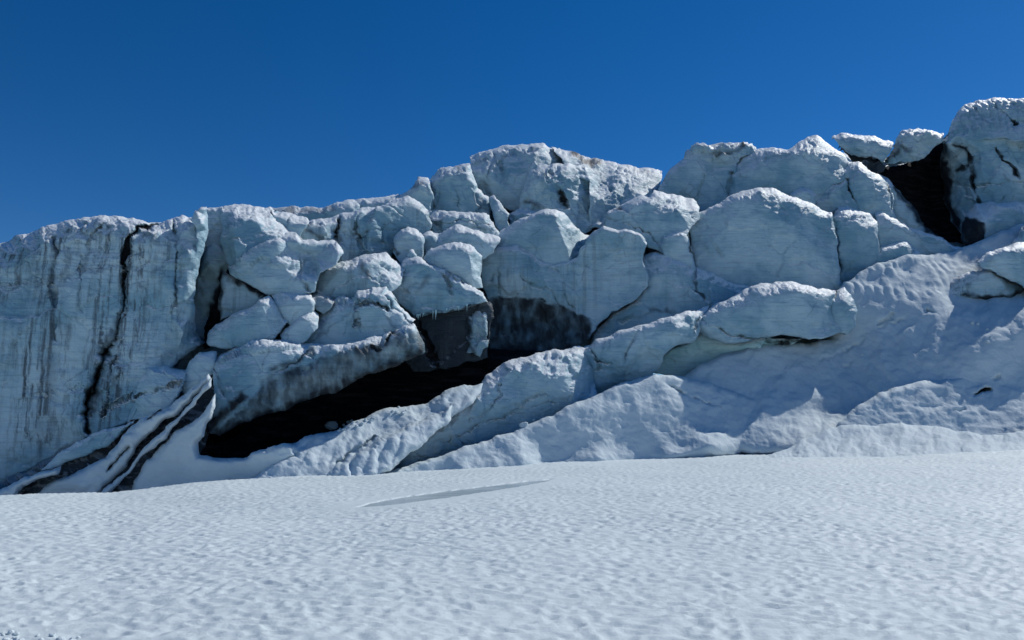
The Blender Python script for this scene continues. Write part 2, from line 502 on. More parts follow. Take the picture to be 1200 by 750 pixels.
# ------------------------------------------------------------------ the snow field
EDGE = [(-400, 20, 592), (0, 23, 581), (140, 26, 577), (275, 29, 563), (420, 32.5, 555), (560, 37, 543), (720, 42, 533), (880, 45.5, 526), (1050, 46, 521), (1200, 46, 516), (1700, 46, 506)]
ETX = np.array([(e[0] - 600) / F for e in EDGE]); EY = np.array([e[1] for e in EDGE], float)
EZ = np.array([place(e[0], e[2], e[1])[2] for e in EDGE])
def field_base(X, Y):
    tx = X / np.maximum(Y, 3.0)
    ye, ze = np.interp(tx, ETX, EY), np.interp(tx, ETX, EZ)
    z = ze * sstep(0.15, 1.0, np.clip(Y / ye, 0, 1))
    over = np.maximum(Y - ye, 0)
    z -= np.minimum(over * over * 0.16 + over * .02, 2.2) * sstep(.32, -.05, tx)
    return z
def cups(X, Y):
    P = np.c_[X, Y, X * 0]
    wx = P + 0.15 * np.c_[perlin(P * 1.1, 71), perlin(P * 1.1, 72), X * 0]
    q = wx * np.array([4.3, 5.9, 1])
    n1 = perlin(q, 73)
    a = 0.55 * (1 - np.abs(n1) * 2.2) + 0.9 * perlin(q * 1.15 + 31, 77)      # crisp little crests between shallow hollows
    b = perlin(wx * np.array([7.5, 9.5, 1]) + 9, 74)
    amp = 0.9 + 0.2 * sstep(-.3, .45, fbm(P * 0.16, 3, 75))
    return amp * (0.033 * a + 0.010 * b) - .012 + 0.07 * fbm(P * 0.22, 2, 76)
def field_z(X, Y):
    X = np.atleast_1d(np.asarray(X, float)); Y = np.atleast_1d(np.asarray(Y, float))
    return field_base(X, Y) + cups(X, Y) * 1.0

rows = [-60, -30, -15, -8, -4, -1, 1, 2.5, 3.5]
y = 4.2
while y < 50:
    rows.append(y); y += 0.045 if y < 14 else 0.045 * (y / 14) ** 1.15
rows += [51, 53, 56, 60, 70, 90, 140, 250, 500, 1200]
rows = np.array(rows)
s = np.linspace(-1.0, 1.0, 860)
s = np.concatenate([[-14, -6, -3, -1.8, -1.3], s, [1.3, 1.8, 3, 6, 14]])
XX = s[None, :] * (0.74 * np.maximum(rows, 3.0)[:, None] + 1.0)
YY = np.broadcast_to(rows[:, None], XX.shape)
CUP = cups(XX.ravel(), YY.ravel())
Z = field_base(XX.ravel(), YY.ravel()) + CUP
# the frozen melt strip lies in a shallow hollow
POOL = [(420, 594), (440, 588), (480, 581), (530, 574), (580, 568), (620, 563), (647, 561), (638, 564), (600, 571), (560, 577), (520, 583), (480, 588), (450, 592)]
def ground_hit(px, py):
    lo, hi = 2.0, 60.0
    for _ in range(50):
        m = (lo + hi) / 2
        q = place(px, py, m)
        if q[2] > field_base(np.array([q[0]]), np.array([m]))[0] + .0: lo = m
        else: hi = m
    return place(px, py, lo)
def ragged(pts, step=2.0, amp=0.3):
    out = []
    for k in range(len(pts)):
        a, b = np.array(pts[k], float), np.array(pts[(k + 1) % len(pts)], float)
        m = max(1, int(np.hypot(*(b - a)) / step))
        for q in range(m):
            p_ = a + (b - a) * q / m
            w_ = perlin(np.array([[p_[0] * .13, p_[1] * .9, 3.3]]), 5)[0] + .6 * perlin(np.array([[p_[0] * .4, p_[1] * 2.0, 7.3]]), 6)[0]
            out.append((p_[0] + 2 * w_, p_[1] + amp * w_))
    return out
POOL = ragged(POOL)
pool3 = [ground_hit(*q) for q in POOL]
pxy = [(q[0], q[1]) for q in pool3]
Qg = np.c_[XX.ravel(), YY.ravel()]
near_ = (np.abs(Qg[:, 0] + 2) < 8) & (Qg[:, 1] > 16) & (Qg[:, 1] < 36)
ds = np.full(len(Qg), 9.0)
dd = seg_dist(Qg[near_], pxy, True)[0]; ii = inside(Qg[near_], pxy)
ds[near_] = np.where(ii, -dd, dd)
ZB = field_base(XX.ravel(), YY.ravel())
fl_ = sstep(.10, -.03, ds)
Z = ZB + CUP * (1 - .97 * sstep(1.3, .25, ds))
Z = Z * (1 - fl_) + (ZB - .07) * fl_
# trampled snow where someone stood at the near left corner
tr = np.exp(-(((Qg[:, 0] + 4.35) / 0.7) ** 2 + ((Qg[:, 1] - 6.5) / 0.22) ** 2))
tp = np.c_[Qg, Qg[:, 0] * 0]
tn = np.zeros(len(Qg)); mm = tr > .02
tn[mm] = np.abs(fbm(tp[mm] * 6.0, 4, 81))
Z += tr * (0.26 * tn - 0.03)
V = np.c_[XX.ravel(), YY.ravel(), Z]
ny_, nx_ = XX.shape
I = np.arange(ny_ * nx_).reshape(ny_, nx_)
Fq = np.stack([I[:-1, :-1].ravel(), I[:-1, 1:].ravel(), I[1:, 1:].ravel(), I[1:, :-1].ravel()], 1)
o = mesh_obj('snow_field', V, Fq, 'field_snow'); o['kind'] = 'structure'
# ice of the strip
pz = [field_base(np.array([q[0]]), np.array([q[1]]))[0] for q in pool3]
pc = np.array(pxy).mean(0)
PV = [(pc[0] + (a - pc[0]) * 1.06, pc[1] + (b - pc[1]) * 1.06, z - .03) for (a, b), z in zip(pxy, pz)]
me = bpy.data.meshes.new('frozen_pool')
nn = len(PV)
me.from_pydata(PV + [(a, b, z - .1) for a, b, z in PV], [], [tuple(range(nn))[::-1], tuple(range(nn, 2 * nn))] + [(k, (k + 1) % nn, nn + (k + 1) % nn, nn + k) for k in range(nn)])
me.materials.append(MATS['pool_ice']); me.update()
o = bpy.data.objects.new('frozen_pool', me); col.objects.link(o); o['kind'] = 'structure'

# ------------------------------------------------------------------ ice and snow lumps
def ice(name, label, cat, out, D, group=None, **kw):
    D = NEAR.get(kw.get('seed'), D)
    sd0, bt0 = kw.get('side', (7, .7)), kw.get('bot', (5, .35))
    kw['side'] = (sd0[0] * .35, sd0[1] * .18); kw['bot'] = (bt0[0] * .4, bt0[1] * .2)
    tp0 = kw.get('top', (12, 1.3)); kw['top'] = (tp0[0] * .9, tp0[1] * .85)
    kw.setdefault('sm', 1)
    kw.setdefault('chisel', .5 if name in ('ice_block', 'ice_boulder', 'ice_dome') else 0)
    kw['inner'] = [(p[0], p[1], p[2] * (.4 if -1 < p[2] < 0 and name == 'ice_block' else 1)) for p in kw.get('inner', ())]   # flat broken faces, hardly bulged
    skirt = kw.pop('skirt', 11 if name == 'ice_block' else 0)
    if skirt:                                          # the foot of a block reaches down behind the one it stands on
        n = len(out); ar = sum(out[k][0] * out[(k + 1) % n][1] - out[(k + 1) % n][0] * out[k][1] for k in range(n))
        sg = 1 if ar > 0 else -1
        new = []
        for k in range(n):
            dn = 0
            for a, b in ((out[k - 1], out[k]), (out[k], out[(k + 1) % n])):
                L = math.hypot(b[0] - a[0], b[1] - a[1]) or 1
                dn += -sg * (b[0] - a[0]) / L / 2
            new.append((out[k][0], out[k][1] + skirt * max(0, dn), *(out[k][2:])))
        out = new
    kw['facet'] = kw.get('facet', 1.0) * .75 + .2; kw.setdefault('fsize', 2.5); kw['rough'] = kw.get('rough', 1.0) * .75
    o = solid(name, out, D, **kw)
    o['label'] = label; o['category'] = cat
    if group: o['group'] = group
    return o
def terrain(name, out, D, **kw):
    kw.setdefault('mat', 'slope_snow'); kw.setdefault('facet', 0.0); kw.setdefault('rough', .6); kw['frost'] = kw.get('frost', 1) * .12
    o = solid(name, out, D, **kw); o['kind'] = 'structure'
    return o
NEAR = {6: 36.2, 7: 38.2, 8: 44, 9: 35.6, 10: 36.2, 11: 34.2, 12: 34.9, 13: 35.5, 14: 34.4, 15: 36.9, 16: 35.4, 18: 45, 19: 45.6, 20: 44.5, 21: 47.3, 22: 50.3, 23: 52.4,
        24: 48.7, 25: 47.4, 26: 46, 27: 44.2, 28: 43.8, 29: 45.8, 30: 45.3, 31: 44.5, 32: 46.6, 33: 48.2, 34: 49.6, 35: 51.6, 36: 52.2, 37: 51.2, 38: 54.2, 39: 54.8, 40: 49.8, 41: 51, 42: 52.2,
        43: 59.5, 44: 55.6, 45: 56.2, 46: 55.5, 47: 51.8, 54: 48.3, 61: 39.4, 62: 38.95, 63: 38.8, 64: 39.6, 65: 40.8, 66: 42, 67: 39.7}     # distances from the photograph's viewpoint, m
BLOCKS = 'ice blocks of the broken glacier front'

# the body of the glacier behind the blocks
terrain('glacier', [(-60, 330, 34.8), (40, 290, 35.8), (130, 268, 36.8), (220, 270, 38.8), (300, 252, 42.8), (400, 256, 48.8), (470, 244, 51.8), (540, 215, 54.8),
    (620, 190, 58.8), (690, 204, 60.8), (760, 222, 62.8), (800, 206, 62.8), (860, 196, 62.8), (950, 180, 63.5), (1000, 180, 65), (1040, 186, 67), (1105, 170, 68.5), (1200, 140, 66.8),
    (1270, 135, 66.8), (1270, 300, 56.8), (1100, 330, 50.8), (990, 400, 46.8), (800, 420, 44.8), (640, 400, 45.8), (480, 392, 43.5), (330, 400, 39.8), (266, 440, 37.8), (245, 485, 36.5), (120, 545, 35), (-60, 575, 34.8)], 0,
    inner=[(150, 400, 35.3), (300, 350, 39.5), (345, 300, 40.5), (450, 330, 43.5), (600, 300, 50.8), (800, 280, 52.8), (1000, 260, 55.8), (1100, 240, 68), (1060, 235, 66)],
    mat='ice', facet=.5, rough=1, base_dirt=.10, thick=14, top=(14, 2), h=3.0)

# left cliff
ice('ice_cliff', 'tall sheer ice cliff streaked with dark vertical melt stains', 'ice cliff',
    [(-70, 300), (-30, 294), (0, 286), (15, 280), (30, 273), (50, 265), (68, 261), (85, 256), (120, 252), (145, 253), (160, 256), (175, 259), (186, 259, .3),
     (200, 254, .5), (213, 251, .6), (224, 254, .8), (231, 260, 1), (237, 275, 1.1), (233, 292, 1), (229, 315, 1), (226, 345, 1.1), (226, 370, 1.3), (230, 388, 1.5), (236, 403, 1.6),
     (222, 414, 1.2), (205, 425, .8), (190, 455, .2), (165, 482, -.2), (140, 500, -.2), (112, 510, 0), (96, 518, .4), (70, 530, .6), (45, 545, .5), (22, 560, .5), (0, 572, .5), (-70, 590, .5)],
    33.2, inner=[(30, 400, -.2), (60, 480, 0), (90, 340, 0), (90, 440, .3), (140, 300, .3), (150, 360, .5), (180, 320, .2), (200, 370, .4), (170, 430, .0), (222, 300, .3), (217, 345, .3), (216, 385, .3), (20, 330, .3), (70, 290, .5), (130, 285, .6), (210, 280, .9), (10, 520, .1)],
    top=(30, 3.0), side=(8, .8), bot=(14, 1.2), thick=6, streak=1.0, base_dirt=.10, rough=1.1, facet=.55, fsize=2.4, seed=1, sm=8,
    cracks=[([(182, 261), (165, 268), (151, 277), (147, 290), (145, 312), (143, 335), (146, 347), (144, 364), (139, 382), (131, 400), (122, 418), (116, 438), (106, 462), (101, 485), (104, 505)], 1.8, .7),
            ([(124, 410), (116, 438), (106, 462), (101, 487)], 4.0, 1.2),
            ([(202, 255), (208, 275), (209, 289), (207, 305), (206, 330), (204, 365)], .9, .35),
            ([(122, 262), (110, 275), (101, 287)], 1.1, .3), ([(63, 278), (66, 300), (62, 335), (66, 372), (64, 400)], 1.0, .25),
            ([(96, 300), (95, 330), (94, 365)], .7, .2), ([(105, 482), (130, 475), (160, 462), (190, 448)], .8, .25), ([(135, 420), (130, 450), (120, 485)], 1.2, .4),
            ([(20, 470), (60, 458), (100, 452)], .6, .12), ([(0, 335), (60, 326), (130, 312), (165, 300)], .7, .10)],
    dirt=[([(64, 280), (62, 310), (60, 350), (62, 395)], 6, .55), ([(80, 295), (74, 320)], 7, .45), ([(60, 420), (55, 460), (50, 500)], 16, .38), ([(110, 270), (104, 290), (98, 320)], 5, .45),
          ([(140, 375), (128, 400), (118, 430), (108, 470), (104, 500)], 8, .62), ([(130, 420), (132, 450)], 7, .5), ([(0, 335), (60, 326), (130, 312)], 7, .34), ([(170, 272), (182, 285)], 6, .45),  # strokes beside the main crack paint the shade of its recess
          ([(80, 385), (76, 400)], 9, .35), ([(110, 500), (150, 480), (200, 440)], 7, .3), ([(225, 380), (215, 400), (190, 425)], 9, .4), ([(20, 565), (60, 538), (100, 515)], 6, .6)])  # last stroke paints the shade of the undercut foot

# standing pillar of clear blue ice in the crevasse mouth
ice('ice_pillar', 'thin upright fin of glowing turquoise ice beside a narrow crevasse', 'ice fin',
    [(224, 257, .6), (230, 248, .6), (237, 243, .7), (242, 243, 1), (244, 255, 1.2), (243, 270, 1.1), (239, 284, .9), (235, 300, .9), (231, 320, .9), (228, 334, .9), (226, 342, .9), (225, 330, .5), (227, 305, .3), (231, 282, .2), (229, 265, .3)],
    33.6, inner=[(237, 262, .1)], top=(5, .7), side=(5, .3), thick=.5, facet=.0, seed=3, group=None)
ice('crevasse_wall', 'deep turquoise wall inside the narrow crevasse next to the cliff', 'ice wall',
    [(226, 345), (230, 325), (236, 302), (242, 288), (250, 284), (260, 292), (272, 306), (268, 320), (260, 334), (256, 350), (250, 376), (243, 400), (232, 404), (226, 384), (224, 360)],
    37.8, inner=[(246, 310, -.6), (240, 345, -.4), (238, 380, -.2)], top=(4, .3), thick=4, mat='blue_ice', facet=.8, seed=4, dirt=[([(262, 322), (252, 350), (243, 390)], 7, .9)])  # black stroke paints the slot's shade onto the wall
ice('crevasse_shade', 'narrow black slab painted as shade at the bottom of the turquoise crevasse', 'crevasse',
    [(238, 408), (241, 384), (250, 356), (260, 331), (267, 315), (274, 318), (276, 327), (264, 348), (258, 372), (254, 388), (246, 408)], 36.9, thick=1.2, mat='basal', facet=.6, seed=101)  # black slab stands in for the shade deep in the crevasse
ice('ice_block', 'faceted pale lump wedged between cliff foot and overhanging slab', 'ice block',
    [(216, 434), (223, 422), (234, 415), (252, 411), (253, 424), (247, 440), (232, 456), (220, 466), (212, 452)], 33.3, inner=[(232, 432, -.4)], top=(6, .8), thick=1.5, facet=.8, rough=1.3, skirt=0, group=BLOCKS, seed=102)
ice('ice_block', 'low stepped ledge with a lit lip under the right end of the cliff', 'ice ledge',
    [(146, 492), (154, 462), (164, 440), (174, 429), (196, 428), (217, 432), (219, 444), (212, 464), (196, 482), (172, 494)], 32.7, inner=[(180, 445, -.4), (190, 462, -.4), (165, 470, -.3)], top=(6, 1.1), thick=1.5, facet=.8, rough=1.1, streak=.4, skirt=0, group=BLOCKS, seed=103, cracks=[([(160, 465), (185, 455), (212, 448)], .8, .3)])
ice('crevasse_snow', 'rough snowy strip high in the crevasse between cliff and frosted block', 'ice block',
    [(242, 246), (252, 243), (262, 244), (262, 262), (260, 284), (254, 296), (244, 298), (236, 300), (236, 262)], 38.0, top=(6, 1), thick=4, rough=1.8, seed=5)

ice('ice_block', 'frosted rounded ice block on the skyline right of the turquoise crevasse', 'ice block',
    [(258, 243, 1), (272, 238, 1), (300, 241, 1.6), (318, 244, 2), (328, 253, 2), (338, 268, 1.4), (348, 274, .8), (335, 279), (315, 284, -.2), (300, 291, -.2), (285, 299, -.3), (273, 306, -.2), (262, 297), (257, 285), (259, 262, .3)],
    36.7, inner=[(275, 262, -.2), (290, 258, .2), (310, 262, .8), (280, 285, -.6), (310, 272, .3)], top=(16, 2.0), thick=5, facet=.35, group=BLOCKS, seed=6,
    cracks=[([(270, 280), (300, 277), (330, 272)], .8, .15)])
ice('ice_block', 'small frosted hummock on the skyline beside the rounded frosted block', 'ice block',
    [(318, 246), (330, 247), (345, 250), (358, 256), (362, 260), (352, 268), (344, 274), (336, 268), (327, 256)], 39.5, top=(10, 1.6), thick=4, facet=.3, group=BLOCKS, seed=7)
ice('ice_block', 'low dark-flecked crest of ice on the skyline between two bulging blocks', 'ice block',
    [(316, 244), (350, 243), (385, 242), (394, 238), (420, 236), (420, 260), (390, 265), (362, 268), (330, 262)], 46, top=(8, 1.6), thick=6, group=BLOCKS, seed=8, dirt=[([(325, 245), (350, 247), (390, 245)], 5, .5)], rough=1.5)
ice('ice_block', 'big slumped block with frosted hump and flat shaded right face', 'ice block',
    [(267, 312, .2), (275, 301), (300, 286), (325, 276), (345, 271), (352, 280), (366, 281), (395, 283), (402, 295), (395, 310), (378, 318), (371, 332), (366, 343), (350, 347), (330, 346), (311, 346), (300, 337), (282, 329), (271, 321)],
    35.2, inner=[(285, 310, -.6), (320, 300, .1), (343, 292, .9), (344, 325, -.3), (310, 328, -.7), (365, 300, 1.4), (370, 320, 1.0)], top=(16, 1.8), bot=(6, .8), thick=5, facet=.4, group=BLOCKS, skirt=0, seed=9,
    cracks=[([(353, 300), (352, 325), (362, 342)], .8, .3), ([(360, 285), (358, 300)], .7, .2)], dirt=[([(355, 305), (352, 330)], 4, .45)])
ice('ice_wall', 'streaked concave ice face tucked under the slumped block above the dark slot', 'ice wall',
    [(262, 318), (272, 323), (283, 331), (300, 339), (309, 348), (300, 358), (285, 366), (268, 372), (257, 374), (255, 350)], 37.2, top=(3, .2), thick=4, streak=1.0, facet=.4, seed=10,
    dirt=[([(262, 320), (285, 333), (306, 346)], 5, .8), ([(258, 325), (256, 370)], 5, .7)])  # darker along the top edge and the left edge
ice('ice_block', 'long smooth leaning slab with rounded nose beside the dark slot', 'ice slab',
    [(241, 402), (244, 391), (254, 379), (270, 370), (292, 360), (315, 346), (321, 353), (330, 368), (338, 375), (333, 386), (320, 397), (292, 405), (260, 408), (246, 406)],
    33.2, inner=[(260, 392, -.4), (290, 385, -.4), (315, 372, -.1)], top=(9, 1.1), bot=(7, .8), side=(8, .7), thick=3.5, facet=.25, streak=.25, group=BLOCKS, skirt=0, seed=11)
ice('ice_block', 'wedge of cracked ice leaning against the long smooth slab', 'ice block',
    [(318, 346), (330, 342), (345, 342), (362, 345), (368, 355), (369, 363), (356, 369), (341, 377), (331, 367), (322, 352)], 34.8, inner=[(345, 358, -.4)], top=(7, .8), thick=3, group=BLOCKS, skirt=8, seed=12, facet=.6)
ice('ice_block', 'dirty rounded block with grit stains wedged under the broad ledge block', 'ice block',
    [(361, 346), (372, 343), (384, 345), (391, 352), (389, 361), (380, 369), (371, 366), (365, 356)], 36.0, thick=3, base_dirt=.45, group=BLOCKS, skirt=0, seed=13)
ice('ice_block', 'low flat-topped slab lying below the cracked wedge', 'ice slab',
    [(330, 392), (340, 379), (355, 367), (365, 362), (374, 370), (372, 383), (358, 393), (342, 400), (332, 400)], 33.9, top=(7, 1.0), thick=3, group=BLOCKS, skirt=8, seed=14, facet=.5)
ice('ice_block', 'broad ledge block with a frosted step and a dark grit smear', 'ice block',
    [(365, 341), (367, 326), (373, 312), (385, 307), (396, 309), (418, 301, .6), (436, 297, 1), (450, 295, 1.2), (462, 304, 1.1), (476, 313, 1), (471, 326, .5), (452, 341, .2), (425, 347), (400, 346), (384, 341), (372, 345)],
    38.0, inner=[(385, 322, -.4), (402, 318, -.3), (430, 312, -.1), (430, 330, -.3)], top=(9, 1.5), thick=4, facet=.5, group=BLOCKS, seed=15,
    dirt=[([(425, 312), (430, 324)], 6, .55), ([(405, 335), (440, 332)], 4, .3)], streak=.4)
ice('ice_block', 'hump-backed block with a dark arched crack across its face', 'ice block',
    [(350, 402), (362, 384), (376, 366), (394, 348), (405, 345), (414, 350), (419, 341), (438, 336), (452, 336), (460, 345), (467, 356), (479, 371), (486, 374), (470, 381), (447, 388), (428, 396), (400, 403), (370, 406)],
    35.8, inner=[(400, 375, -.5), (425, 360, -.6), (445, 356, -.5), (445, 375, -.3), (420, 352, -.1), (385, 385, -.3)], top=(10, 1.3), thick=4, facet=.6, group=BLOCKS, skirt=8, seed=16,
    cracks=[([(420, 358), (432, 354), (446, 356), (455, 362)], 1.2, .4), ([(418, 352), (419, 375), (424, 390)], .8, .3), ([(455, 350), (470, 368), (480, 378)], .8, .3)], dirt=[([(421, 357), (436, 354), (452, 358)], 3, .6), ([(455, 372), (462, 384)], 4, .5)])

# upper left wall below the skyline
ice('ice_wall', 'long cracked upper ice wall with frosted rim under the skyline', 'ice wall',
    [(345, 277, -3.6), (352, 266, -3.4), (362, 260, -3.2), (386, 256, -2.8), (400, 249, -2.4), (424, 243, -1.8), (445, 241, -1.3), (462, 234, -.8), (478, 229, -.4), (490, 238, -.2), (503, 246, 0), (506, 262, 0), (500, 278, 0), (480, 284, -.3), (466, 290, -.5), (452, 306, -1), (420, 314, -1.8), (398, 320, -2.3), (372, 326, -2.9), (352, 318, -3.4)],
    43.0, inner=[(380, 275, -3.1), (398, 270, -2.3), (404, 290, -2.5), (425, 275, -1.9), (450, 262, -1.1), (480, 250, -.3), (430, 292, -2.0)], top=(9, 1.7), thick=6, facet=.7, streak=.6, group=None, seed=17,
    cracks=[([(398, 252), (396, 268), (395, 285)], 1.2, .5), ([(417, 258), (420, 275), (425, 290), (430, 299)], .9, .4), ([(450, 262), (448, 290)], .6, .25), ([(420, 276), (450, 270), (500, 266)], .6, .2)],
    dirt=[([(352, 270), (365, 272), (378, 282), (392, 288)], 5, .62), ([(395, 258), (397, 285)], 4, .4), ([(360, 300), (380, 292), (398, 296)], 6, .5), ([(440, 285), (470, 272)], 4, .35)])
ice('ice_block', 'snowy hump on the skyline above the long cracked wall', 'ice block',
    [(394, 240), (404, 236), (420, 233), (434, 235), (448, 233), (466, 227), (470, 234), (455, 242), (430, 247), (410, 250)], 47.5, top=(8, 2), thick=6, facet=.3, group=BLOCKS, seed=18)
ice('ice_block', 'narrow rounded rib on the skyline where the wall meets the summit step', 'ice block',
    [(464, 229), (474, 224), (485, 215), (492, 210), (502, 210), (506, 225), (507, 246), (496, 246), (484, 235), (472, 232)], 48, top=(8, 1.5), thick=6, group=BLOCKS, seed=19, dirt=[([(482, 217), (492, 214)], 4, .6)])
ice('ice_block', 'rough shaded band of broken ice under the turquoise-tinted step', 'ice block',
    [(500, 252), (508, 244), (520, 248), (545, 249), (570, 250), (580, 258), (586, 275), (578, 279), (555, 270), (536, 264), (520, 275), (506, 276)], 46.5, rough=1.8, thick=5, base_dirt=.15, group=BLOCKS, seed=20,
    cracks=[([(510, 262), (540, 258), (575, 262)], .8, .3)], dirt=[([(555, 265), (575, 270)], 5, .5)])
ice('ice_block', 'bulging step with a turquoise tinted base left of the summit dome', 'ice block',
    [(502, 212), (510, 203), (521, 197), (536, 194), (549, 191), (554, 205), (560, 220), (574, 232), (577, 252), (560, 251), (540, 248), (520, 247), (507, 245), (503, 230)],
    50.0, inner=[(520, 222, -.5), (540, 225, -.3), (555, 240, .2)], top=(12, 2.0), thick=6, facet=.8, group=BLOCKS, seed=21,
    cracks=[([(503, 215), (505, 240)], 1.3, .5), ([(536, 222), (538, 246)], .8, .3)], dirt=[([(558, 228), (570, 245)], 7, .45), ([(535, 196), (540, 202)], 3, .5)])
ice('ice_dome', 'highest rounded dome of ice with a frosted rim on the central skyline', 'ice dome',
    [(549, 183, 1), (560, 178, 1), (575, 175, 1), (590, 171, 1), (610, 168, 1), (626, 168, 1), (637, 168, 1.3), (648, 174, 1.8), (658, 184, 2), (667, 196, 2), (672, 215, 1), (660, 240), (630, 250), (600, 248), (578, 238), (566, 228), (556, 216), (551, 200)],
    53.5, inner=[(570, 205, -.4), (600, 195, 0), (625, 195, 0), (645, 190, .8), (600, 228, -.4), (640, 225, 0)], top=(14, 2.2), thick=8, facet=.9, seed=22,
    cracks=[([(580, 180), (575, 195), (571, 212)], .9, .35), ([(584, 188), (590, 205)], .6, .25), ([(560, 222), (572, 235), (580, 250)], 1, .4)],
    dirt=[([(565, 215), (578, 235)], 7, .5), ([(626, 175), (630, 190)], 5, .35), ([(590, 210), (605, 225)], 7, .3)])
ice('ice_block', 'sunlit flank sloping down to the right from the summit dome', 'snow flank',
    [(648, 171, -1), (663, 175, 0), (682, 182, .6), (702, 187, 1), (725, 192, 1.6), (750, 197, 2), (777, 200, 2.6), (773, 215, 1), (769, 226, 0), (745, 233, -1.4), (722, 243, -2), (715, 262, -3), (690, 262, -3), (692, 230, -3), (690, 205, -2), (668, 196, -1.6)],
    55.0, inner=[(700, 205, -.8), (735, 212, 0), (705, 235, -2.4)], top=(9, 1.6), thick=8, facet=.5, rough=1.5, ribs=.6, chisel=.35, seed=23, dirt=[([(672, 180), (685, 188), (705, 191)], 5, .75), ([(700, 200), (712, 215)], 4, .4), ([(735, 196), (760, 203)], 3, .4)])
ice('ice_block', 'blocky buttress with rough sunlit right face below the summit dome', 'ice block',
    [(611, 232), (615, 215), (620, 197), (630, 193), (645, 193), (665, 193, .6), (683, 196, 1.4), (690, 206, 2.2), (694, 222, 2.6), (694, 238, 2.2), (690, 243, 1.6), (703, 264, 1), (684, 263, .5), (668, 252, 0), (650, 244, -.4), (636, 246, -.2), (622, 246), (612, 240)],
    51.0, inner=[(640, 215, -.8), (648, 230, -.9), (643, 196, -.3), (665, 225, .4), (680, 250, .8)], top=(6, .8), thick=6, facet=1.2, rough=1.6, fsize=1.3, group=BLOCKS, seed=24,
    cracks=[([(655, 222), (662, 235), (670, 250)], 1.1, .5), ([(645, 198), (650, 215), (660, 222)], .8, .3)], dirt=[([(620, 235), (632, 243)], 6, .6), ([(652, 215), (662, 238)], 4, .4)])
ice('ice_block', 'jagged jumble of small sunlit ice between buttress and shaded pyramid', 'ice block',
    [(596, 255), (604, 246), (612, 241), (622, 246), (632, 250), (628, 258), (612, 262), (600, 268)], 49.5, rough=2, facet=1.4, fsize=.9, thick=4, group=BLOCKS, seed=25)
ice('ice_block', 'upright bright splinter of ice standing left of the shaded pyramid', 'ice splinter',
    [(574, 233), (581, 230), (588, 240), (598, 252), (594, 258), (601, 268), (590, 277), (585, 274), (581, 256), (575, 244)], 47.5, inner=[(584, 250, -.5), (590, 265, .2)], thick=2.5, side=(4, .6), top=(4, .5), facet=.4, group=BLOCKS, skirt=0, seed=26)

ice('ice_block', 'shaded pyramid of ice with a bright frosted right flank', 'ice block',
    [(556, 290, .5), (572, 279, .5), (586, 270, .4), (610, 258, .3), (632, 248, .2), (650, 244, .3), (660, 248, 1), (671, 259, 2.2), (682, 269, 3), (692, 277, 3.6), (685, 288, 2.2), (676, 299, 1), (671, 306, .4), (660, 316), (650, 316), (640, 309), (621, 297), (605, 289), (583, 292)],
    45.0, inner=[(650, 252, -.3), (657, 268, -.7), (664, 290, -.6), (668, 300, -.5), (620, 280, -.3), (640, 292, -.5), (590, 280, .1)], top=(8, 1.0), thick=6, facet=.35, rough=.8, group=BLOCKS, seed=27, streak=.1)
ice('ice_wall', 'great shaded ice wall under the pyramid, clean above and grit-black below', 'ice wall',
    [(562, 292), (583, 291), (605, 287), (622, 297), (650, 312), (674, 300), (690, 277), (708, 265), (730, 268), (748, 272), (758, 284), (754, 305), (758, 322), (760, 336), (746, 352), (718, 366), (702, 380), (690, 398), (670, 408), (640, 416), (600, 416), (573, 414), (571, 372), (571, 352), (565, 338), (563, 305)],
    44.5, inner=[(600, 320, -.3), (640, 340, -.3), (690, 320, .2), (730, 300, .4), (640, 380, .5), (600, 380, .5), (720, 340, .3), (690, 350, .1)], top=(5, .7), side=(6, .5), thick=5, facet=.35, fsize=2.6, streak=.35, seed=28,
    cracks=[([(607, 290), (630, 305), (652, 320)], .8, .3), ([(608, 325), (628, 336), (648, 342), (652, 358)], .7, .25), ([(583, 318), (586, 345)], .7, .25), ([(575, 330), (580, 322)], .6, .2), ([(663, 345), (668, 358), (680, 370)], .6, .2), ([(690, 310), (725, 290)], .5, .15)],
    dirt=[([(570, 352), (620, 350), (660, 362), (690, 374), (690, 398), (665, 410), (600, 418), (570, 416), (570, 352)], 3.5, .72), ([(585, 350), (640, 352)], 3, .75), ([(575, 360), (578, 410)], 8, .7), ([(640, 365), (660, 375)], 8, .5)])

ice('ice_block', 'tilted slab split by a thin crack, wedged above the great shaded wall', 'ice slab',
    [(710, 260), (713, 246), (727, 237), (746, 229), (760, 231), (767, 223, .4), (790, 228, .8), (812, 232, 1), (821, 244, 1), (820, 252, .8), (810, 259, .4), (806, 271), (793, 284, -.2), (778, 290, -.2), (762, 280), (744, 270), (728, 266), (714, 266)],
    47.5, inner=[(735, 250, -.4), (765, 250, -.3), (790, 248, .1), (785, 270, -.4)], top=(8, 1.3), bot=(6, .6), thick=5, facet=.5, group=BLOCKS, seed=29,
    cracks=[([(712, 256), (733, 262), (756, 272), (772, 286)], .9, .35), ([(734, 257), (735, 268)], 1.2, .4)], dirt=[([(722, 239), (727, 246)], 4, .7), ([(713, 254), (733, 262)], 3, .4)])
ice('ice_block', 'small toothed block tucked between tilted slab and great domed block', 'ice block',
    [(771, 285), (778, 272), (790, 268), (801, 265), (806, 273), (811, 290), (816, 312), (800, 308), (784, 302), (776, 294)], 46.6, inner=[(790, 284, -.5)], thick=4, facet=.5, group=BLOCKS, seed=30, mat='ice', cracks=[([(805, 268), (810, 292), (815, 305)], 1, .4)])
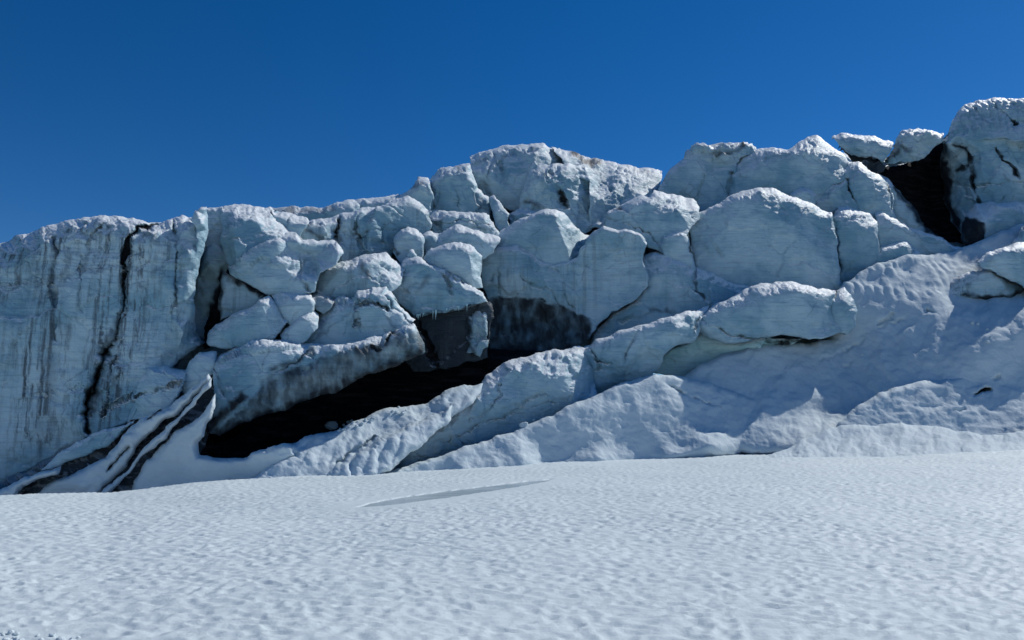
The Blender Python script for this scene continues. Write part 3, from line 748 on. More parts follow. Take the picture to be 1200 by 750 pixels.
ice('ice_block', 'rounded brow of ice with a Y-shaped crack above the leaning ramp', 'ice block',
    [(747, 316), (754, 303), (764, 295), (780, 300), (800, 306), (813, 312), (830, 317), (850, 327), (880, 336), (862, 348), (845, 356), (827, 362), (800, 368), (770, 376), (735, 385), (705, 398), (688, 404), (700, 385), (718, 368), (745, 352), (759, 336), (756, 324)],
    45.2, inner=[(770, 320, -.6), (800, 335, -.5), (750, 362, -.3), (830, 340, -.2)], top=(7, .8), bot=(6, .6), thick=4, facet=.55, streak=.15, group=BLOCKS, chisel=.35, seed=31,
    cracks=[([(815, 308), (812, 325), (818, 345), (828, 358)], 1.3, .5), ([(818, 312), (840, 322), (852, 332)], .9, .35), ([(725, 378), (740, 372)], .7, .25)], dirt=[([(813, 315), (814, 335), (824, 352)], 3, .6), ([(760, 362), (790, 366)], 4, .5)])
ice('ice_block', 'great smooth domed block with a frosted crest, broadest of the front', 'ice block',
    [(806, 262), (815, 253), (830, 244), (846, 235), (868, 224), (890, 219), (910, 222), (932, 231), (955, 240), (974, 249), (978, 268), (984, 300), (988, 330), (990, 352), (950, 352), (900, 345), (860, 335), (835, 320), (816, 310), (811, 288)],
    48.0, inner=[(850, 265, -.7), (890, 255, -.6), (935, 265, -.3), (850, 300, -.8), (900, 310, -.7), (950, 310, -.2), (920, 245, .1), (965, 270, .3)], top=(11, 1.6), side=(9, .9), thick=7, facet=.3, fsize=2.4, rough=.9, chisel=.35, seed=32, group=BLOCKS,
    cracks=[([(820, 256), (832, 275), (845, 300)], 1.0, .25), ([(918, 240), (922, 280), (925, 310)], .8, .15)])
ice('ice_block', 'upright block with a peaked crest right of the great domed block', 'ice block',
    [(974, 252), (984, 243), (992, 241), (1006, 246), (1020, 251), (1027, 258), (1029, 280), (1031, 300), (1018, 312), (1004, 326), (989, 342), (985, 305), (979, 270)], 49.0, inner=[(1000, 270, -.6), (1005, 300, -.4)], top=(8, 1.2), side=(6, .7), thick=6, facet=.35, group=BLOCKS, seed=33,
    cracks=[([(977, 258), (982, 290), (986, 320)], 1.1, .4)])
ice('ice_block', 'low tapering spur of ice running from the peaked block to the snow ridge', 'ice block',
    [(1026, 250), (1032, 246), (1040, 252), (1055, 261), (1080, 271), (1105, 281), (1135, 293), (1110, 302), (1070, 310), (1030, 318), (1029, 280)], 50.0, inner=[(1045, 275, -.5), (1080, 288, 0)], top=(6, 1.0), thick=6, facet=.35, group=BLOCKS, seed=34)

# upper right
ice('ice_block', 'sloping upper block with a rough knobbly cap on the right skyline', 'ice block',
    [(769, 224), (777, 212), (786, 200), (800, 186), (810, 177), (845, 178), (866, 185), (861, 205), (860, 228), (845, 240), (825, 250), (818, 240), (806, 231), (788, 226)],
    56.5, inner=[(800, 212, -.4), (835, 210, -.3), (830, 230, -.4)], top=(7, .8), thick=7, facet=.5, group=BLOCKS, seed=35, cracks=[([(856, 205), (856, 228)], 1.1, .4), ([(826, 205), (815, 235)], .6, .2)])
ice('ice_block', 'knobbly weathered ice cap crowning the sloping upper block', 'ice cap',
    [(801, 188), (806, 178), (813, 170), (825, 167), (840, 168), (856, 166), (872, 167), (884, 173), (888, 178), (872, 184), (862, 194), (850, 195), (835, 192), (820, 195), (806, 197)], 57.2, inner=[(840, 182, -.8)], top=(7, 1.5), thick=5, rough=3, facet=1.3, fsize=.8, group=BLOCKS, skirt=0, seed=36, dirt=[([(835, 180), (855, 180), (872, 172)], 4, .6)])
ice('ice_block', 'wide clean upper block with a single peak on the right skyline', 'ice block',
    [(857, 205), (864, 192), (874, 182), (884, 175), (905, 173), (925, 172), (938, 165), (948, 159), (958, 159), (970, 167), (984, 178), (998, 188), (992, 200), (975, 210), (966, 222), (960, 243), (935, 240), (905, 228), (880, 230), (858, 240)],
    56.0, inner=[(900, 200, -.5), (945, 185, -.4), (940, 215, -.5), (880, 210, -.3)], top=(6, 1.1), thick=7, facet=.35, group=BLOCKS, seed=37, cracks=[([(943, 177), (944, 186)], .8, .3), ([(857, 212), (858, 228)], 1.0, .3)], dirt=[([(868, 205), (875, 206)], 3, .4)])
ice('ice_block', 'overhanging frosted cornice block above a grit-dark hollow', 'ice block',
    [(976, 160), (990, 158), (1004, 159), (1024, 159), (1036, 165), (1048, 166), (1042, 182), (1036, 192), (1022, 184), (1005, 184), (996, 180), (986, 172)], 57.5, inner=[(1005, 170, -.8)], top=(7, 1.5), bot=(5, .8), thick=6, rough=1.8, facet=.6, ribs=.5, group=BLOCKS, skirt=0, seed=38)
ice('dirty_ledge', 'brown-black grit ledge beneath the overhanging frosted cornice', 'dirty ledge',
    [(984, 170), (1010, 172), (1026, 184), (1040, 192), (1034, 202), (1022, 206), (1010, 198), (1000, 192)], 57.8, thick=5, mat='dirty_ice', rough=1.6, seed=39)
ice('ice_block', 'small frosted nub in front of the wide clean upper block', 'ice block',
    [(922, 232), (930, 222), (940, 219), (952, 222), (957, 228), (953, 242), (940, 240)], 53.0, thick=4, top=(7, 1.2), facet=.3, group=BLOCKS, seed=40)
ice('ice_block', 'pair of fused rounded columns left of the black ice cave', 'ice block',
    [(953, 243), (958, 228), (964, 214), (974, 206), (985, 196), (996, 190), (1006, 190), (1018, 198), (1030, 205), (1040, 214), (1046, 232), (1050, 262), (1036, 254), (1026, 252), (1008, 252), (985, 246), (965, 246)],
    53.0, inner=[(975, 225, -.5), (992, 215, .2), (1010, 215, -.4), (1030, 235, 0)], top=(9, 1.4), thick=6, rough=1.4, facet=.5, group=BLOCKS, seed=41, cracks=[([(992, 208), (998, 228), (1004, 244)], 1.2, .5), ([(1040, 216), (1044, 245)], 1.2, .4)])
ice('ice_block', 'curved blue-shadowed ice lip at the left side of the black cave', 'ice wall',
    [(1024, 202), (1040, 208), (1054, 222), (1066, 238), (1078, 256), (1090, 270), (1104, 282), (1080, 274), (1060, 268), (1048, 262), (1044, 232)], 53.8, inner=[(1055, 245, -.3)], thick=4, side=(10, 1.6), facet=.4, group=None, skirt=0, seed=42, dirt=[([(1050, 220), (1075, 252), (1098, 278)], 7, .85)], cracks=[([(1060, 243), (1074, 243)], .8, .3)])  # darker along the edge next to the cave
ice('cave_wall', 'shade-painted black back wall of the cave under the top right ridge', 'cave wall',
    [(1020, 206), (1040, 195), (1070, 190), (1100, 165), (1115, 158), (1130, 170), (1145, 200), (1140, 250), (1135, 285), (1110, 284), (1085, 272), (1060, 250), (1045, 225)], 62.0, inner=[(1090, 230, 2)], thick=5, mat='basal', seed=43, facet=.6)  # near-black colour stands for the shade inside the cave
ice('ice_block', 'knobbly frosted block perched on the roof of the black cave', 'ice block',
    [(1037, 192), (1043, 180), (1050, 168), (1055, 154), (1066, 152), (1080, 151), (1092, 153), (1106, 156), (1104, 166), (1092, 176), (1080, 186), (1070, 190), (1056, 189), (1046, 193)], 58.5, inner=[(1075, 170, -.9)], top=(8, 1.6), thick=6, rough=3, facet=1.2, fsize=.8, group=BLOCKS, skirt=0, seed=44, dirt=[([(1042, 186), (1052, 176)], 5, .7), ([(1058, 170), (1066, 178)], 4, .6)])
ice('ice_ridge', 'highest ridge with slanting ribbed slabs at the right end of the skyline', 'ice ridge',
    [(1103, 166), (1112, 157), (1118, 140, .5), (1126, 126, .8), (1136, 121, 1), (1150, 119, 1), (1168, 115, 1), (1185, 115, 1.2), (1210, 116, 1.2), (1290, 112, 2), (1290, 175, -1.5), (1200, 165, -1.5), (1160, 162, -1), (1125, 168, -.6)],
    57.4, inner=[(1145, 140, .2), (1150, 150, -.6), (1180, 140, 0), (1200, 150, -.6), (1125, 150, -.2)], top=(8, 1.5), thick=8, rough=1.5, ribs=2.0, facet=.7, seed=45,
    cracks=[([(1140, 127), (1150, 138), (1158, 147)], 1.2, .6), ([(1160, 118), (1172, 132), (1190, 145)], .9, .5), ([(1180, 117), (1200, 135)], .8, .4)])
ice('ice_wall', 'pale cracked wall right of the black cave with hooked dark stain', 'ice wall',
    [(1106, 168), (1120, 158), (1145, 156), (1170, 157), (1195, 152), (1290, 145), (1290, 260), (1200, 250), (1170, 246), (1148, 250), (1138, 262), (1128, 275, 1), (1116, 262, 2), (1108, 230, 3), (1104, 200, 3), (1104, 180, 2)],
    56.5, inner=[(1125, 185, 1.4), (1135, 210, .6), (1128, 240, 1.2), (1150, 200, -.2), (1180, 210, -.4), (1240, 200, -.3), (1150, 175, .2)], top=(4, .4), side=(8, 1.4), thick=6, facet=.5, group=None, seed=46,
    cracks=[([(1138, 180), (1139, 200), (1144, 222), (1146, 240)], 1.2, .5), ([(1167, 173), (1178, 188), (1190, 204), (1200, 220)], 1.3, .5), ([(1115, 217), (1140, 218), (1200, 212)], .7, .25), ([(1175, 230), (1173, 238)], .8, .3), ([(1195, 163), (1196, 172)], 1, .3)],
    dirt=[([(1118, 170), (1132, 174), (1138, 185), (1130, 194), (1120, 198)], 4, .85), ([(1104, 170), (1108, 200), (1112, 240), (1124, 268)], 7, .9), ([(1138, 195), (1140, 215)], 4, .6), ([(1176, 205), (1180, 212)], 4, .4)])  # stains, plus the cave's shade painted down the left edge
ice('ice_boulder', 'snow-topped boulder of ice with a black left face beside the cave', 'ice boulder',
    [(1128, 282), (1128, 262), (1134, 248), (1142, 240), (1165, 237), (1190, 239), (1215, 242), (1290, 250), (1290, 300), (1180, 292), (1150, 290), (1134, 288)], 52.0, inner=[(1150, 262, -.8), (1180, 260, -.5), (1160, 248, -.1)], top=(14, 2), side=(12, 1.6), thick=5, facet=.3, mat='ice', seed=47,
    dirt=[([(1130, 256), (1150, 262), (1156, 286), (1128, 290), (1130, 256)], 4, .9)])

# right-hand snow slope
terrain('snow_slope', [(973, 356, 45), (982, 342, 45.6), (992, 331, 46), (1005, 321, 46.5), (1030, 308, 47), (1060, 300, 47.6), (1100, 297, 48.2), (1125, 292, 48.8), (1160, 277, 49.8), (1200, 261, 50.8), (1290, 235, 53),
    (1290, 532, 36.5), (1150, 532, 36.5), (1000, 532, 36.5), (880, 532, 37.4), (840, 522, 38), (810, 480, 39.6), (800, 440, 41.2), (850, 412, 42.6), (900, 404, 43.2), (940, 402, 43.6), (975, 398, 44.2)], 0,
    inner=[(1010, 360, 44.4), (1050, 350, 44.6), (1100, 338, 45.0), (1150, 318, 47.4), (1200, 303, 48.4),
           (1000, 400, 44.0), (1050, 380, 43.6), (1100, 360, 43.5), (1150, 345, 46.0), (1200, 335, 47.0), (1150, 362, 43.7), (1200, 350, 44.6), (960, 430, 42.6), (1000, 440, 42.4), (1050, 430, 41.5), (1100, 420, 40.8), (1150, 395, 41.0), (1200, 370, 41.7), (1280, 345, 43),
           (1000, 470, 41.2), (975, 482, 40.8), (1112, 437, 40.2), (1150, 412, 40.4), (1200, 386, 41.2), (1150, 452, 39.8), (1200, 440, 40.4), (1200, 492, 38.0), (1100, 492, 38.2), (925, 470, 40.0), (955, 448, 42.0), (925, 452, 41.3), (968, 470, 40.9), (890, 505, 38.2), (880, 450, 41.2)],
    top=(6, .6), thick=6, ribs=1.2, ribbox=(985, 1110, 280, 345), frost=.3, rough=.4, sm=70, seed=50,
    cracks=[([(1030, 380), (1040, 376), (1048, 370)], 1.4, .3), ([(962, 424), (975, 418), (998, 407), (1012, 398)], 1.0, .2), ([(1030, 385), (1060, 372), (1085, 358)], .9, .15), ([(990, 428), (998, 422)], 1.0, .2),
            ([(1087, 363), (1093, 366)], 1.5, .4), ([(1140, 460), (1158, 459)], 2.6, .8), ([(1165, 444), (1172, 442)], 1.4, .3)],
    dirt=[([(1140, 460), (1158, 459)], 3, .9), ([(1132, 348), (1160, 352), (1190, 344)], 4, .35), ([(1110, 330), (1125, 322), (1150, 320)], 4, .25), ([(1000, 380), (1040, 375)], 14, .14), ([(800, 455), (830, 470), (845, 477)], 3, .3)])  # darkest stroke paints a hole's shade, the ledge strokes the shade beneath
ice('ice_block', 'stained overhanging ledge under the hanging block on the right slope', 'ice ledge',
    [(1108, 335), (1118, 326), (1135, 320), (1150, 316), (1172, 324), (1205, 338), (1210, 348), (1180, 352), (1160, 350), (1140, 348), (1120, 352), (1100, 356)], 45.0, inner=[(1145, 332, -.2)], top=(5, .5), bot=(6, .9), thick=3, streak=1, base_dirt=.22, facet=.4, skirt=0, seed=51, dirt=[([(1130, 345), (1165, 350), (1200, 342)], 5, .8), ([(1112, 335), (1122, 328)], 4, .5)])  # streaks, plus the shade under the ledge painted dark
ice('ice_block', 'rounded block hanging over the darkened ledge at the slope top', 'ice block',
    [(1148, 306), (1156, 298), (1176, 290), (1196, 285), (1212, 284), (1222, 290), (1224, 340), (1212, 341), (1196, 334), (1170, 322), (1152, 313)], 44.6, inner=[(1180, 308, -.5)], top=(8, 1.4), bot=(6, .8), thick=4, facet=.25, group=BLOCKS, skirt=0, seed=52)
ice('ice_block', 'sunlit wedge of ice at the right edge above the hanging block', 'ice block',
    [(1186, 285), (1196, 268), (1206, 260), (1230, 258), (1232, 290), (1210, 288)], 48.6, thick=4, facet=.3, group=BLOCKS, skirt=0, seed=53)
ice('ice_block', 'fluted small block poking up behind the ribbed snow ridge', 'ice block',
    [(1013, 312), (1020, 300), (1032, 291), (1048, 284), (1064, 281), (1078, 296), (1064, 304), (1035, 312)], 48.2, inner=[(1045, 298, -.5)], top=(8, 1.3), thick=4, ribs=1.2, facet=.4, group=BLOCKS, seed=54)
ice('ice_block', 'rounded ice snout at the foot of the ribbed snow ridge', 'ice block',
    [(973, 352), (980, 342), (990, 337), (1000, 350), (1006, 365), (1002, 382), (992, 394), (984, 392), (977, 376)], 43.2, inner=[(990, 362, -.5)], thick=3, side=(7, .8), facet=.25, group=BLOCKS, skirt=0, seed=55)

# leaning ramp of blocks in front
ice('ice_block', 'smooth arched block at the top of the leaning ramp', 'ice block',
    [(819, 378, -.7), (824, 368, -.6), (840, 356, -.3), (860, 345), (884, 334), (910, 330), (934, 332), (958, 338, .5), (978, 341, 1.1), (975, 358, 1), (979, 374, 1), (986, 390, 1), (965, 398), (945, 396), (922, 392), (895, 395), (872, 402), (852, 402), (836, 398), (822, 392)],
    42.0, inner=[(860, 368, -.7), (900, 355, -.6), (945, 358, -.4), (900, 380, -.4), (850, 388, -.3)], top=(12, 1.8), bot=(9, 1.2), side=(7, .8), thick=4, facet=.3, rough=.9, group=BLOCKS, skirt=0, chisel=.35, seed=56,
    cracks=[([(822, 372), (832, 384), (856, 392), (884, 398)], .9, .35)])
ice('ice_ledge', 'turquoise-grey hollow under the smooth arched block', 'ice ledge',
    [(760, 437), (775, 420), (790, 410), (806, 400), (822, 392), (840, 397), (870, 402), (900, 395), (940, 396), (930, 404), (900, 412), (870, 428), (838, 437), (800, 442)], 43.2, inner=[(830, 415, .4)], top=(3, .2), thick=3, facet=.5, mat='blue_ice', base_dirt=.12, seed=57,
    cracks=[([(826, 436), (850, 424), (880, 410), (915, 403)], 1.3, .6)], dirt=[([(832, 436), (852, 424), (890, 410), (925, 402)], 4, .9), ([(900, 400), (935, 398)], 4, .7)])  # darker along the crack and the upper right end
ice('ice_block', 'split slab with hairline cracks in the middle of the leaning ramp', 'ice slab',
    [(684, 410, -.5), (700, 398, -.3), (722, 390), (752, 380), (788, 370), (812, 364, .6), (832, 358, 1.1), (828, 370, 1.1), (824, 385, 1), (816, 398, .8), (796, 404, .3), (780, 416), (768, 436, .6), (752, 452, 1), (725, 462, 1), (700, 470, .8), (688, 462, .4), (682, 430)],
    40.0, inner=[(715, 410, -.6), (760, 400, -.6), (800, 385, -.4), (730, 430, -.3)], top=(7, .9), bot=(10, 1.3), thick=4, facet=.35, group=BLOCKS, skirt=0, chisel=.35, seed=58,
    cracks=[([(692, 408), (702, 420), (716, 430)], 1.3, .4), ([(702, 420), (703, 432)], .8, .3), ([(748, 388), (735, 408), (730, 425)], .6, .2), ([(820, 372), (812, 392)], .8, .3), ([(700, 433), (740, 438)], .6, .2)])
ice('ice_block', 'long tapering ice tongue with frosted back at the foot of the ramp', 'ice tongue',
    [(425, 556, -3), (440, 540, -2.7), (470, 520, -2), (505, 495, -1.4), (535, 474, -.9), (556, 458, -.6), (570, 440, -.3), (582, 428), (600, 422), (625, 417, .2), (650, 411, .8), (675, 406, 1.3), (694, 403, 1.8), (692, 425, 1.7), (696, 445, 1.6), (702, 466, .9), (682, 486, 1.0), (650, 502, .8), (615, 515, .4), (580, 528, -.2), (540, 542, -.9), (500, 556, -1.7), (465, 565, -2.5)],
    37.5, inner=[(590, 440, -.6), (630, 435, -.3), (560, 480, -1.1), (620, 465, -.3), (520, 505, -1.9), (660, 440, 0), (480, 532, -2.7)], top=(13, 1.5), bot=(13, 1.6), thick=3.5, facet=.45, ribs=.8, group=BLOCKS, skirt=0, chisel=.35, seed=59,
    cracks=[([(583, 450), (586, 465), (575, 480), (550, 495)], .8, .25), ([(520, 520), (560, 500), (600, 485), (650, 470)], .8, .25), ([(605, 480), (615, 470), (640, 462)], .6, .2)])

# overhanging dirty slab and the black hollow beneath it
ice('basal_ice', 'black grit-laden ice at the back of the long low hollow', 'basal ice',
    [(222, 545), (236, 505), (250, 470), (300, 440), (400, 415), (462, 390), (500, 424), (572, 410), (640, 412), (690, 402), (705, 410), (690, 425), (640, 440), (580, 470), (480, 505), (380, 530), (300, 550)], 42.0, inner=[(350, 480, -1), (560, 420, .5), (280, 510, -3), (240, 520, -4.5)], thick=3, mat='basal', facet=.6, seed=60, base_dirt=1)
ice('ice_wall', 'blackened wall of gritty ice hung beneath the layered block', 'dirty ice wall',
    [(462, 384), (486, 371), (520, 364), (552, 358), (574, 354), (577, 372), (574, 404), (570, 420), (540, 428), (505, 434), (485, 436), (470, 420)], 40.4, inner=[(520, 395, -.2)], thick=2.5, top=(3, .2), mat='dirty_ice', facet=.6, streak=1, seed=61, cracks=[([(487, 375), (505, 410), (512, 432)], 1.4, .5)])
ice('ice_block', 'pale upright ice patch set in the blackened gritty wall', 'ice block',
    [(548, 376), (550, 367), (556, 366), (560, 361), (569, 362), (571, 374), (573, 386), (570, 397), (572, 408), (565, 412), (562, 419), (556, 412), (549, 414), (551, 402), (546, 393), (549, 386)], 39.9, inner=[(562, 385, -.2), (556, 395, .1)], thick=1.5, facet=.9, fsize=.7, base_dirt=.38, skirt=0, seed=62, dirt=[([(548, 370), (550, 400), (556, 412)], 5, .7), ([(566, 372), (569, 400)], 2.5, .5)], rough=1.6, group=BLOCKS)
ice('ice_block', 'layered block with fine horizontal bands beneath the leaning block', 'ice block',
    [(448, 334), (458, 322), (470, 310), (480, 299), (494, 299), (506, 311), (522, 319), (541, 327), (556, 337), (567, 346), (573, 353), (552, 360), (520, 366), (488, 373), (476, 364), (466, 352), (457, 341)],
    39.8, inner=[(490, 325, -.4), (520, 340, -.5), (545, 346, -.4), (490, 350, -.3)], top=(6, .8), bot=(4, .5), thick=3.5, facet=.6, streak=.3, group=BLOCKS, skirt=0, seed=63, rough=1.2,
    cracks=[([(495, 302), (512, 318), (525, 330), (530, 345)], 1, .4), ([(520, 320), (545, 332)], 1, .4)], dirt=[([(500, 325), (490, 340)], 5, .5), ([(523, 322), (527, 335)], 4, .5), ([(488, 372), (530, 364), (572, 355)], 3, .7)])
ice('ice_block', 'leaning block with a bright jagged right edge above the layered block', 'ice block',
    [(497, 301), (505, 292), (520, 285), (538, 283), (552, 287), (559, 294, .4), (565, 297, 1), (566, 315, 1), (566, 338, .8), (556, 337, .3), (541, 327), (522, 319), (507, 311)],
    40.8, inner=[(530, 302, -.6), (552, 300, -.5), (553, 322, -.5), (515, 305, -.3)], top=(9, 1.2), thick=4, facet=.35, group=BLOCKS, skirt=0, seed=64)
ice('ice_block', 'rounded frosted nub beside the low white hump', 'ice block',
    [(460, 292), (463, 279), (470, 270), (478, 266), (487, 268), (494, 273), (498, 284), (497, 298), (484, 302), (470, 300)], 42.6, top=(9, 1.2), thick=4, facet=.3, group=BLOCKS, seed=65, dirt=[([(460, 290), (466, 297)], 4, .6)])
ice('ice_block', 'low white hump of ice left of the shaded pyramid', 'ice block',
    [(490, 274), (502, 270), (514, 274), (526, 266), (538, 263), (552, 268), (570, 274), (586, 280), (578, 287), (562, 294), (545, 287), (525, 287), (505, 296), (497, 300), (494, 285)], 43.4, inner=[(535, 276, -.4), (510, 284, -.3)], top=(10, 1.5), thick=4, facet=.3, group=BLOCKS, seed=66)
ice('ice_block', 'tiny white knob perched behind the layered block', 'ice block',
    [(476, 300), (479, 293), (485, 293), (489, 299), (482, 303)], 40.6, thick=1.2, facet=.2, top=(3, .4), side=(3, .3), group=BLOCKS, skirt=0, seed=67)
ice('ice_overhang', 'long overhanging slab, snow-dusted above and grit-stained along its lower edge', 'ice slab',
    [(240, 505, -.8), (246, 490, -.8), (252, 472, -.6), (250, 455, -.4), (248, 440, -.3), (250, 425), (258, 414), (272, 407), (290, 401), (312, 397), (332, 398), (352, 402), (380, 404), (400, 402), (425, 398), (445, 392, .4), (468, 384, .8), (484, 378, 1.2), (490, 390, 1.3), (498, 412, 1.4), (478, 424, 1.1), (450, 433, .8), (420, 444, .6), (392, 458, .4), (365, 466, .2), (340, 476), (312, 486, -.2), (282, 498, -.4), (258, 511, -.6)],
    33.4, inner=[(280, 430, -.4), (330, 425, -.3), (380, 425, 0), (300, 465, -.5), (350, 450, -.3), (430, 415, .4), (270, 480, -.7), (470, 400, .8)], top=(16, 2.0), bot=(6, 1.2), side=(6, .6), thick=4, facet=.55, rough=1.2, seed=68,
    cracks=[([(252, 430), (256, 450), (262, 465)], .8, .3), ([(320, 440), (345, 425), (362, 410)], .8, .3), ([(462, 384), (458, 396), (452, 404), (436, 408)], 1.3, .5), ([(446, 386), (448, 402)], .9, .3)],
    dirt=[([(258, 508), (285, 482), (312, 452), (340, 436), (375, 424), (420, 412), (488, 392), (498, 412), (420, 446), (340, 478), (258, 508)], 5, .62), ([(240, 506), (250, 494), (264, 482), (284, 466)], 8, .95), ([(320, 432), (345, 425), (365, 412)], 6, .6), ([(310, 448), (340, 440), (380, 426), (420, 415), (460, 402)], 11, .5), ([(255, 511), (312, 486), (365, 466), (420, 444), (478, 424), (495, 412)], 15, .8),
          ([(350, 455), (400, 438), (440, 422), (485, 402)], 15, .62), ([(436, 406), (445, 410)], 5, .9), ([(455, 385), (470, 395)], 5, .6)])

# slope of dirty ice with snow strips at the foot of the cliff
ice('dirty_slope', 'black gritty ice showing between the snow strips under the cliff', 'dirty ice',
    [(-60, 600, -2.4), (-60, 575, -1), (0, 566, -.4), (40, 545), (90, 516, .4), (160, 488, .6), (222, 458, 1), (250, 436, 1.2), (258, 470, .8), (245, 510, .2), (232, 540, -.2), (225, 575, -1), (170, 590, -1), (80, 600, -1)], 32.8, thick=2, mat='dirty_ice', rough=1.8, facet=.9, seed=70)
STR = 'snow strips at the foot of the cliff'
ice('ice_slab', 'tilted ice slab with a lit lip under the sheer cliff', 'ice slab',
    [(48, 552), (66, 533), (90, 517), (112, 507), (135, 499), (158, 491), (148, 503), (130, 519), (106, 530), (86, 540), (68, 547)], 32.2, top=(5, .5), bot=(8, .9), thick=1.5, facet=.3, seed=71)
terrain('snow_strip', [(-60, 604, 0.25), (-60, 586), (0, 574), (28, 559), (66, 549), (72, 546), (68, 555), (45, 562), (28, 569), (16, 586), (0, 600, 0.25)], 31.4, top=(4, .5), thick=.4, warp=.9, rough=1.2, seed=72)
terrain('snow_strip', [(26, 590, .3), (34, 579, .2), (60, 566, .1), (90, 553), (122, 537), (138, 520), (152, 500), (172, 488, -.1), (200, 476, -.2), (222, 458, -.3), (244, 438, -.4), (247, 444, -.4), (228, 464, -.3), (206, 486, -.2), (196, 492, -.1), (172, 510), (157, 529), (149, 546, .1), (132, 562, .2), (110, 584, .3), (80, 594, .4)], 31.8,
    inner=[(100, 565, -.1), (150, 515, -.2), (190, 487, -.3)], top=(6, .6), bot=(4, .4), thick=.5, sm=6, warp=.9, rough=1.2, seed=73,
    cracks=[([(127, 552), (138, 537), (150, 523)], 1.6, .4), ([(175, 492), (188, 482)], 1.6, .4)], dirt=[([(128, 550), (150, 524)], 2, .8), ([(176, 492), (188, 483)], 2.2, .8)])  # strokes over both cracks paint their shade
terrain('snow_strip', [(104, 592, .3), (120, 574, .2), (147, 553, .1), (160, 538), (176, 519), (192, 505, -.1), (206, 491, -.15), (222, 472, -.25), (236, 456, -.35), (248, 443, -.4), (246, 452, -.4), (234, 464, -.35), (222, 478, -.3), (209, 495, -.2), (197, 510, -.1), (184, 523), (168, 535), (155, 549, .05), (140, 566, .1), (118, 590, .3)], 31.5, top=(4, .4), thick=.5, sm=4, warp=.9, rough=1.2, seed=74)
terrain('snow_apron', [(140, 596, .4), (150, 580, .3), (160, 560, .15), (171, 542), (187, 524, -.1), (206, 506, -.2), (218, 500, -.3), (234, 486, -.4), (246, 472, -.5), (252, 462, -.5), (252, 474, -.5), (247, 490, -.5), (240, 506, -.4), (233, 520, -.3), (234, 533, -.2), (252, 538, -.2), (285, 536, -.35), (318, 523, -.55), (332, 519, -.5), (346, 520, -.3), (348, 532, -.3), (332, 546, -.4), (300, 560, -.2), (282, 576, 0), (200, 598, .4)], 31.6,
    inner=[(210, 545, 0), (260, 555, -.2), (310, 535, -.45), (180, 570, .2), (225, 515, -.3)], top=(6, .5), thick=.5, sm=16, rough=.9, seed=75)
terrain('snow_apron', [(270, 575, -1), (290, 562, -.6), (318, 546, -.1), (346, 531, .4), (330, 526, .2), (346, 516, .8), (372, 509, 1.6), (398, 501, 2.3), (425, 490, 3), (442, 481, 3.5), (470, 477, 4), (500, 471, 4.6), (522, 459, 5.2), (545, 451, 5.8), (566, 450, 6), (556, 472, 4.6), (505, 505, 3), (450, 542, .9), (420, 566, -.4), (350, 572, -.6)], 31.0,
    inner=[(352, 523, .9), (362, 535, .4), (400, 520, 1.6), (450, 500, 3.0), (420, 540, .8), (370, 552, .1), (500, 482, 4.3)], top=(4, .5), thick=1.2, sm=4, ribs=.5, rough=.6, seed=76,
    cracks=[([(395, 545), (420, 525), (440, 512)], 2.2, .4), ([(305, 552), (330, 540)], 1.5, .25)])
terrain('snow_ridge', [(355, 572, -1), (375, 558, -.5), (405, 540, .1), (435, 520, .9), (470, 502, 1.8), (500, 490, 2.6), (530, 474, 3.3), (528, 492, 2.8), (490, 525, 1.2), (455, 552, 0), (425, 568, -.6)], 31.2,
    inner=[(430, 535, .2), (470, 518, 1.1), (400, 555, -.5)], top=(6, .8), thick=1, ribs=1.0, rough=.7, frost=2, seed=77)
terrain('snow_bank', [(415, 572, -1), (432, 556, -.4), (470, 547, .4), (520, 533, 1.4), (565, 516, 2.4), (600, 506, 3), (640, 490, 3.8), (668, 476, 4.6), (700, 462, 5.4), (732, 448, 6.2), (758, 440, 6.8), (790, 438, 7.4), (812, 444, 7.8), (850, 455, 8.4), (900, 470, 8.6), (930, 490, 8), (900, 520, 6.6), (860, 534, 5.6), (760, 545, 4.6), (640, 555, 3), (520, 566, 1)], 31.8,
    inner=[(560, 532, 2.1), (620, 520, 3.15), (680, 495, 4.2), (730, 475, 5.3), (780, 468, 6.1), (700, 522, 4.0), (800, 500, 5.6), (850, 490, 6.8), (780, 525, 4.8), (770, 452, 6.5), (830, 470, 7.2), (700, 540, 2.7), (780, 535, 3.3), (840, 529, 4.0), (620, 550, 1.7), (560, 555, .9)], top=(6, .7), thick=1.6, rough=.55, sm=60, frost=.6, seed=78,
    cracks=[([(783, 450), (800, 460), (822, 470), (846, 478)], 1.6, .35)], dirt=[([(783, 450), (800, 460), (825, 471), (846, 478)], 2.4, .45)])  # stroke repeats the crack to paint its shade
terrain('snow_bank', [(976, 512, -.6), (982, 497), (1000, 478, .6), (1030, 461, 1.2), (1070, 449, 1.8), (1110, 442, 2.2), (1150, 440, 2.8), (1200, 432, 3.6), (1290, 425, 5), (1290, 530, -.5), (1150, 526, -.8), (1050, 522, -.8)], 37.6,
    inner=[(1040, 480, .5), (1100, 470, 1.1), (1100, 495, .1), (1160, 470, 1.4), (1200, 490, .8), (1020, 498, 0)], top=(6, .8), thick=1.6, rough=.6, sm=40, seed=79,
    cracks=[([(1146, 461), (1158, 459)], 2.2, .7), ([(1168, 444), (1174, 442)], 1.2, .3), ([(1080, 478), (1100, 477)], 2.5, .12), ([(1118, 482), (1128, 480)], 2.0, .15)], dirt=[([(1146, 461), (1157, 459)], 2.6, .9)])  # dark stroke paints the shade inside the small hole
